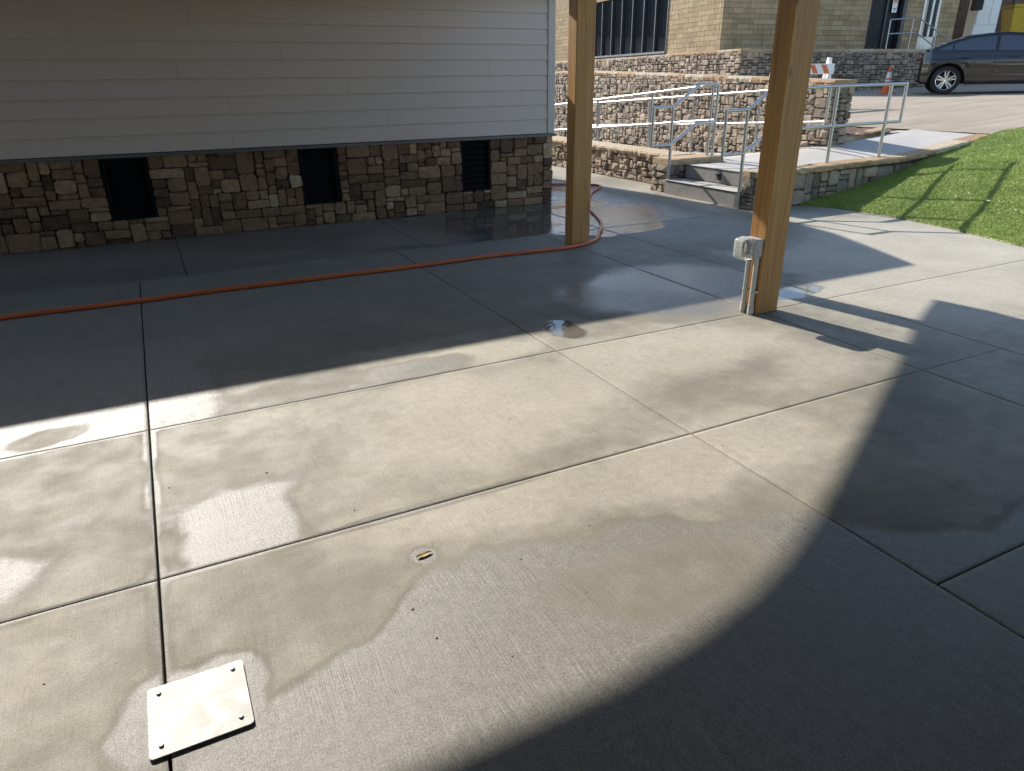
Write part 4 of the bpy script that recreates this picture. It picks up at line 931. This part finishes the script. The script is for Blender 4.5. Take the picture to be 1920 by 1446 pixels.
# ------------------------------------------------------------------ far right corner: bank, cabinet, bin, brown wall
structure('grass_hill', sheet('hill', np.linspace(25.6, 60, 30), np.linspace(10, 40, 30), lambda x, y: 1.0 + 2.2 * float(sst(0, 7, np.array((x - 25.6) * .6 + (y - 15) * .25))), None), M['hill'])
def far(px0, px1, py0, py1, d, depth, ang=HD):
    a, b_ = dep(px0, py1, d), dep(px1, py1, d); top = dep(px0, py0, d).z; return a, b_, top
a, b_, top = far(1826, 1868, -60, 48, 27, .6)
cab = empty('white_cabinet', a, label='tall white metal cabinet against the brown wall beside the block building', cat='cabinet')
def wbox(s, a, b_, z0, z1, f0, f1, u0=0.0, u1=1.0):
    d = Vector((b_.x - a.x, b_.y - a.y, 0)); n = Vector((-d.y, d.x, 0)).normalized()
    s.hexa([tuple(Vector((a.x, a.y, 0)) + d * u + n * v + Vector((0, 0, z))) for z in (z0, z1) for v in (f0, f1) for u in (u0, u1)])
s = MB(); wbox(s, a, b_, a.z - 1.2, top, 0, .6); s.build('carcass', M['white'], cab)
for u0, u1 in ((.03, .60), (.62, .97)): s = MB(); wbox(s, a, b_, a.z + .03, top - .03, -.03, -.002, u0, u1); s.build('door', M['white'], cab)
s = MB(); wbox(s, a, b_, a.z + .9, top - .06, -.05, -.032, .66, .95); s.build('panel', M['pvc'], cab)
s = MB(); wbox(s, a, b_, a.z + .5, a.z + .9, -.35, -.05, -.35, -.02); s.build('hose_reel', M['black'], cab)
a, b_, top = far(1790, 2150, -200, 60, 31, .6)
bw = empty('brown_brick_wall', a, label='plain brown brick wall in the far right corner behind the bin', cat='wall'); s = MB(); wbox(s, a, b_, a.z - 2, top, 0, .4); s.build('wall_face', M['brown_wall'], bw)
s = MB(); wbox(s, a, b_, a.z - 2, top, -.06, -.002, .27, .29); s.build('downpipe', M['frame'], bw)
a, b_, top = far(1893, 1960, 9, 54, 28.5, .8)
yb_ = empty('yellow_bin', a, label='yellow plastic bin standing on the grass before the brown wall', cat='bin')
s = MB(); d = Vector((b_.x - a.x, b_.y - a.y, 0)); L = d.length; d.normalize(); n = Vector((-d.y, d.x, 0))
def yq(u, v, z): p = Vector((a.x, a.y, a.z)) + d * u + n * v; return (p.x, p.y, p.z + z)
Ht = top - a.z
s.hexa([yq(u, v, z) for z, i in ((-.15, .12), (Ht * .86, 0)) for v in (i, .8 - i) for u in (i, L - i)]); s.build('tub', M['yellow'], yb_)
s = MB(); s.hexa([yq(u, v, z) for z, i in ((Ht * .87, -.05), (Ht, .06)) for v in (i, .8 - i) for u in (i, L - i)]); s.build('lid', M['yellow'], yb_)
for u in (.12, L - .12): s = MB(); s.hexa([yq(u + e, v, z) for z in (-.5, -.152) for v in (.08, .2) for e in (-.06, .06)]); s.build('foot', M['yellow'], yb_)

# ------------------------------------------------------------------ neighbouring house, seen mirrored in the strip window
nb_h = empty('neighbour_house', (8, 46, 0), label='dark gabled house mirrored in the strip window of the block building', cat='house')
s = MB(); s.box(1.0, 15.0, 42, 50, -0.4, 4.2); s.build('wall', M['siding'], nb_h)
s = MB(); s.prism([(41.4, 4.1), (50.6, 4.1), (46.0, 8.2)], 'x', 0.5, 15.5); s.build('roof', M['roofing'], nb_h)

# ------------------------------------------------------------------ leaves
def leaf(name, x, y, z, L, W_, rz, curl, mat, label, group=None, cat='leaf', nx=(0, 0)):
    s = MB(); n = 6; c, sn = math.cos(rz), math.sin(rz)
    for i in range(n + 1):
        t = i / n; w = W_ * math.sin(math.pi * min(1, t * 0.92 + 0.05)) ** 0.8
        for q in (-1, -.3, .3, 1):
            u, v = (t - .5) * L, q * w; s.v.append((x + u * c - v * sn, y + u * sn + v * c, z + nx[0] * (u * c - v * sn) + nx[1] * (u * sn + v * c) + curl * (q * q * .7 + (2 * t - 1) ** 2 * .6) + 0.002))
    for i in range(n):
        for k in range(3): s.f.append((i * 4 + k, i * 4 + k + 1, (i + 1) * 4 + k + 1, (i + 1) * 4 + k)); s.a.append(.5)
    e = empty(name, (x, y, z), label=label, cat=cat, group=group); s.build('leaf_blade', mat, e)
    return e
leaf('dry_leaf', 0.65, 2.06, 0.0, 0.060, 0.012, 0.15, 0.005, M['leaf'], 'small curled tan leaf lying alone on the damp concrete')
# grit washed over the slabs
gq = MB(); R = random.Random(77)
for k in range(130):
    x, y = R.uniform(-1.0, 4.6), R.uniform(1.0, 6.0) ** 1.0; r = R.uniform(0.0012, 0.0034); a = R.uniform(0, 6.28); e = R.uniform(1, 2.2)
    ring_ = [(x + r * e * math.cos(a) * math.cos(t) - r * math.sin(a) * math.sin(t), y + r * e * math.sin(a) * math.cos(t) + r * math.cos(a) * math.sin(t)) for t in [i * 1.2566 for i in range(5)]]
    gq.add([(p, q, 0.0002) for p, q in ring_] + [(x + (p - x) * .6, y + (q - y) * .6, r * .9) for p, q in ring_], [(i, (i + 1) % 5, 5 + (i + 1) % 5, 5 + i) for i in range(5)] + [(5, 6, 7, 8, 9)])
tag(gq.build('grit', plain('dark_grit', (0.06, 0.05, 0.04), 0.8)), 'tiny dark bits of grit scattered over the concrete slabs', 'grit', kind='stuff')
R = random.Random(4)
for k in range(24):
    y = R.uniform(4.4, 6.7); d = R.uniform(0.5, 3.4); x = xedge(y) + d; h = 0.05; gx_ = (zturf(x + h, y) - zturf(x - h, y)) / (2 * h); gy_ = (zturf(x, y + h) - zturf(x, y - h)) / (2 * h)
    leaf('fallen_leaf', x, y, zturf(x, y) + 0.026, R.uniform(.035, .065), R.uniform(.010, .018), R.uniform(0, 6.28), .012, M['pale_leaf'], 'small pale fallen leaf lying on the green turf bank', 'fallen leaves on the turf', nx=(gx_, gy_))
for o in bpy.data.objects:
    if '_local' in o: del o['_local']
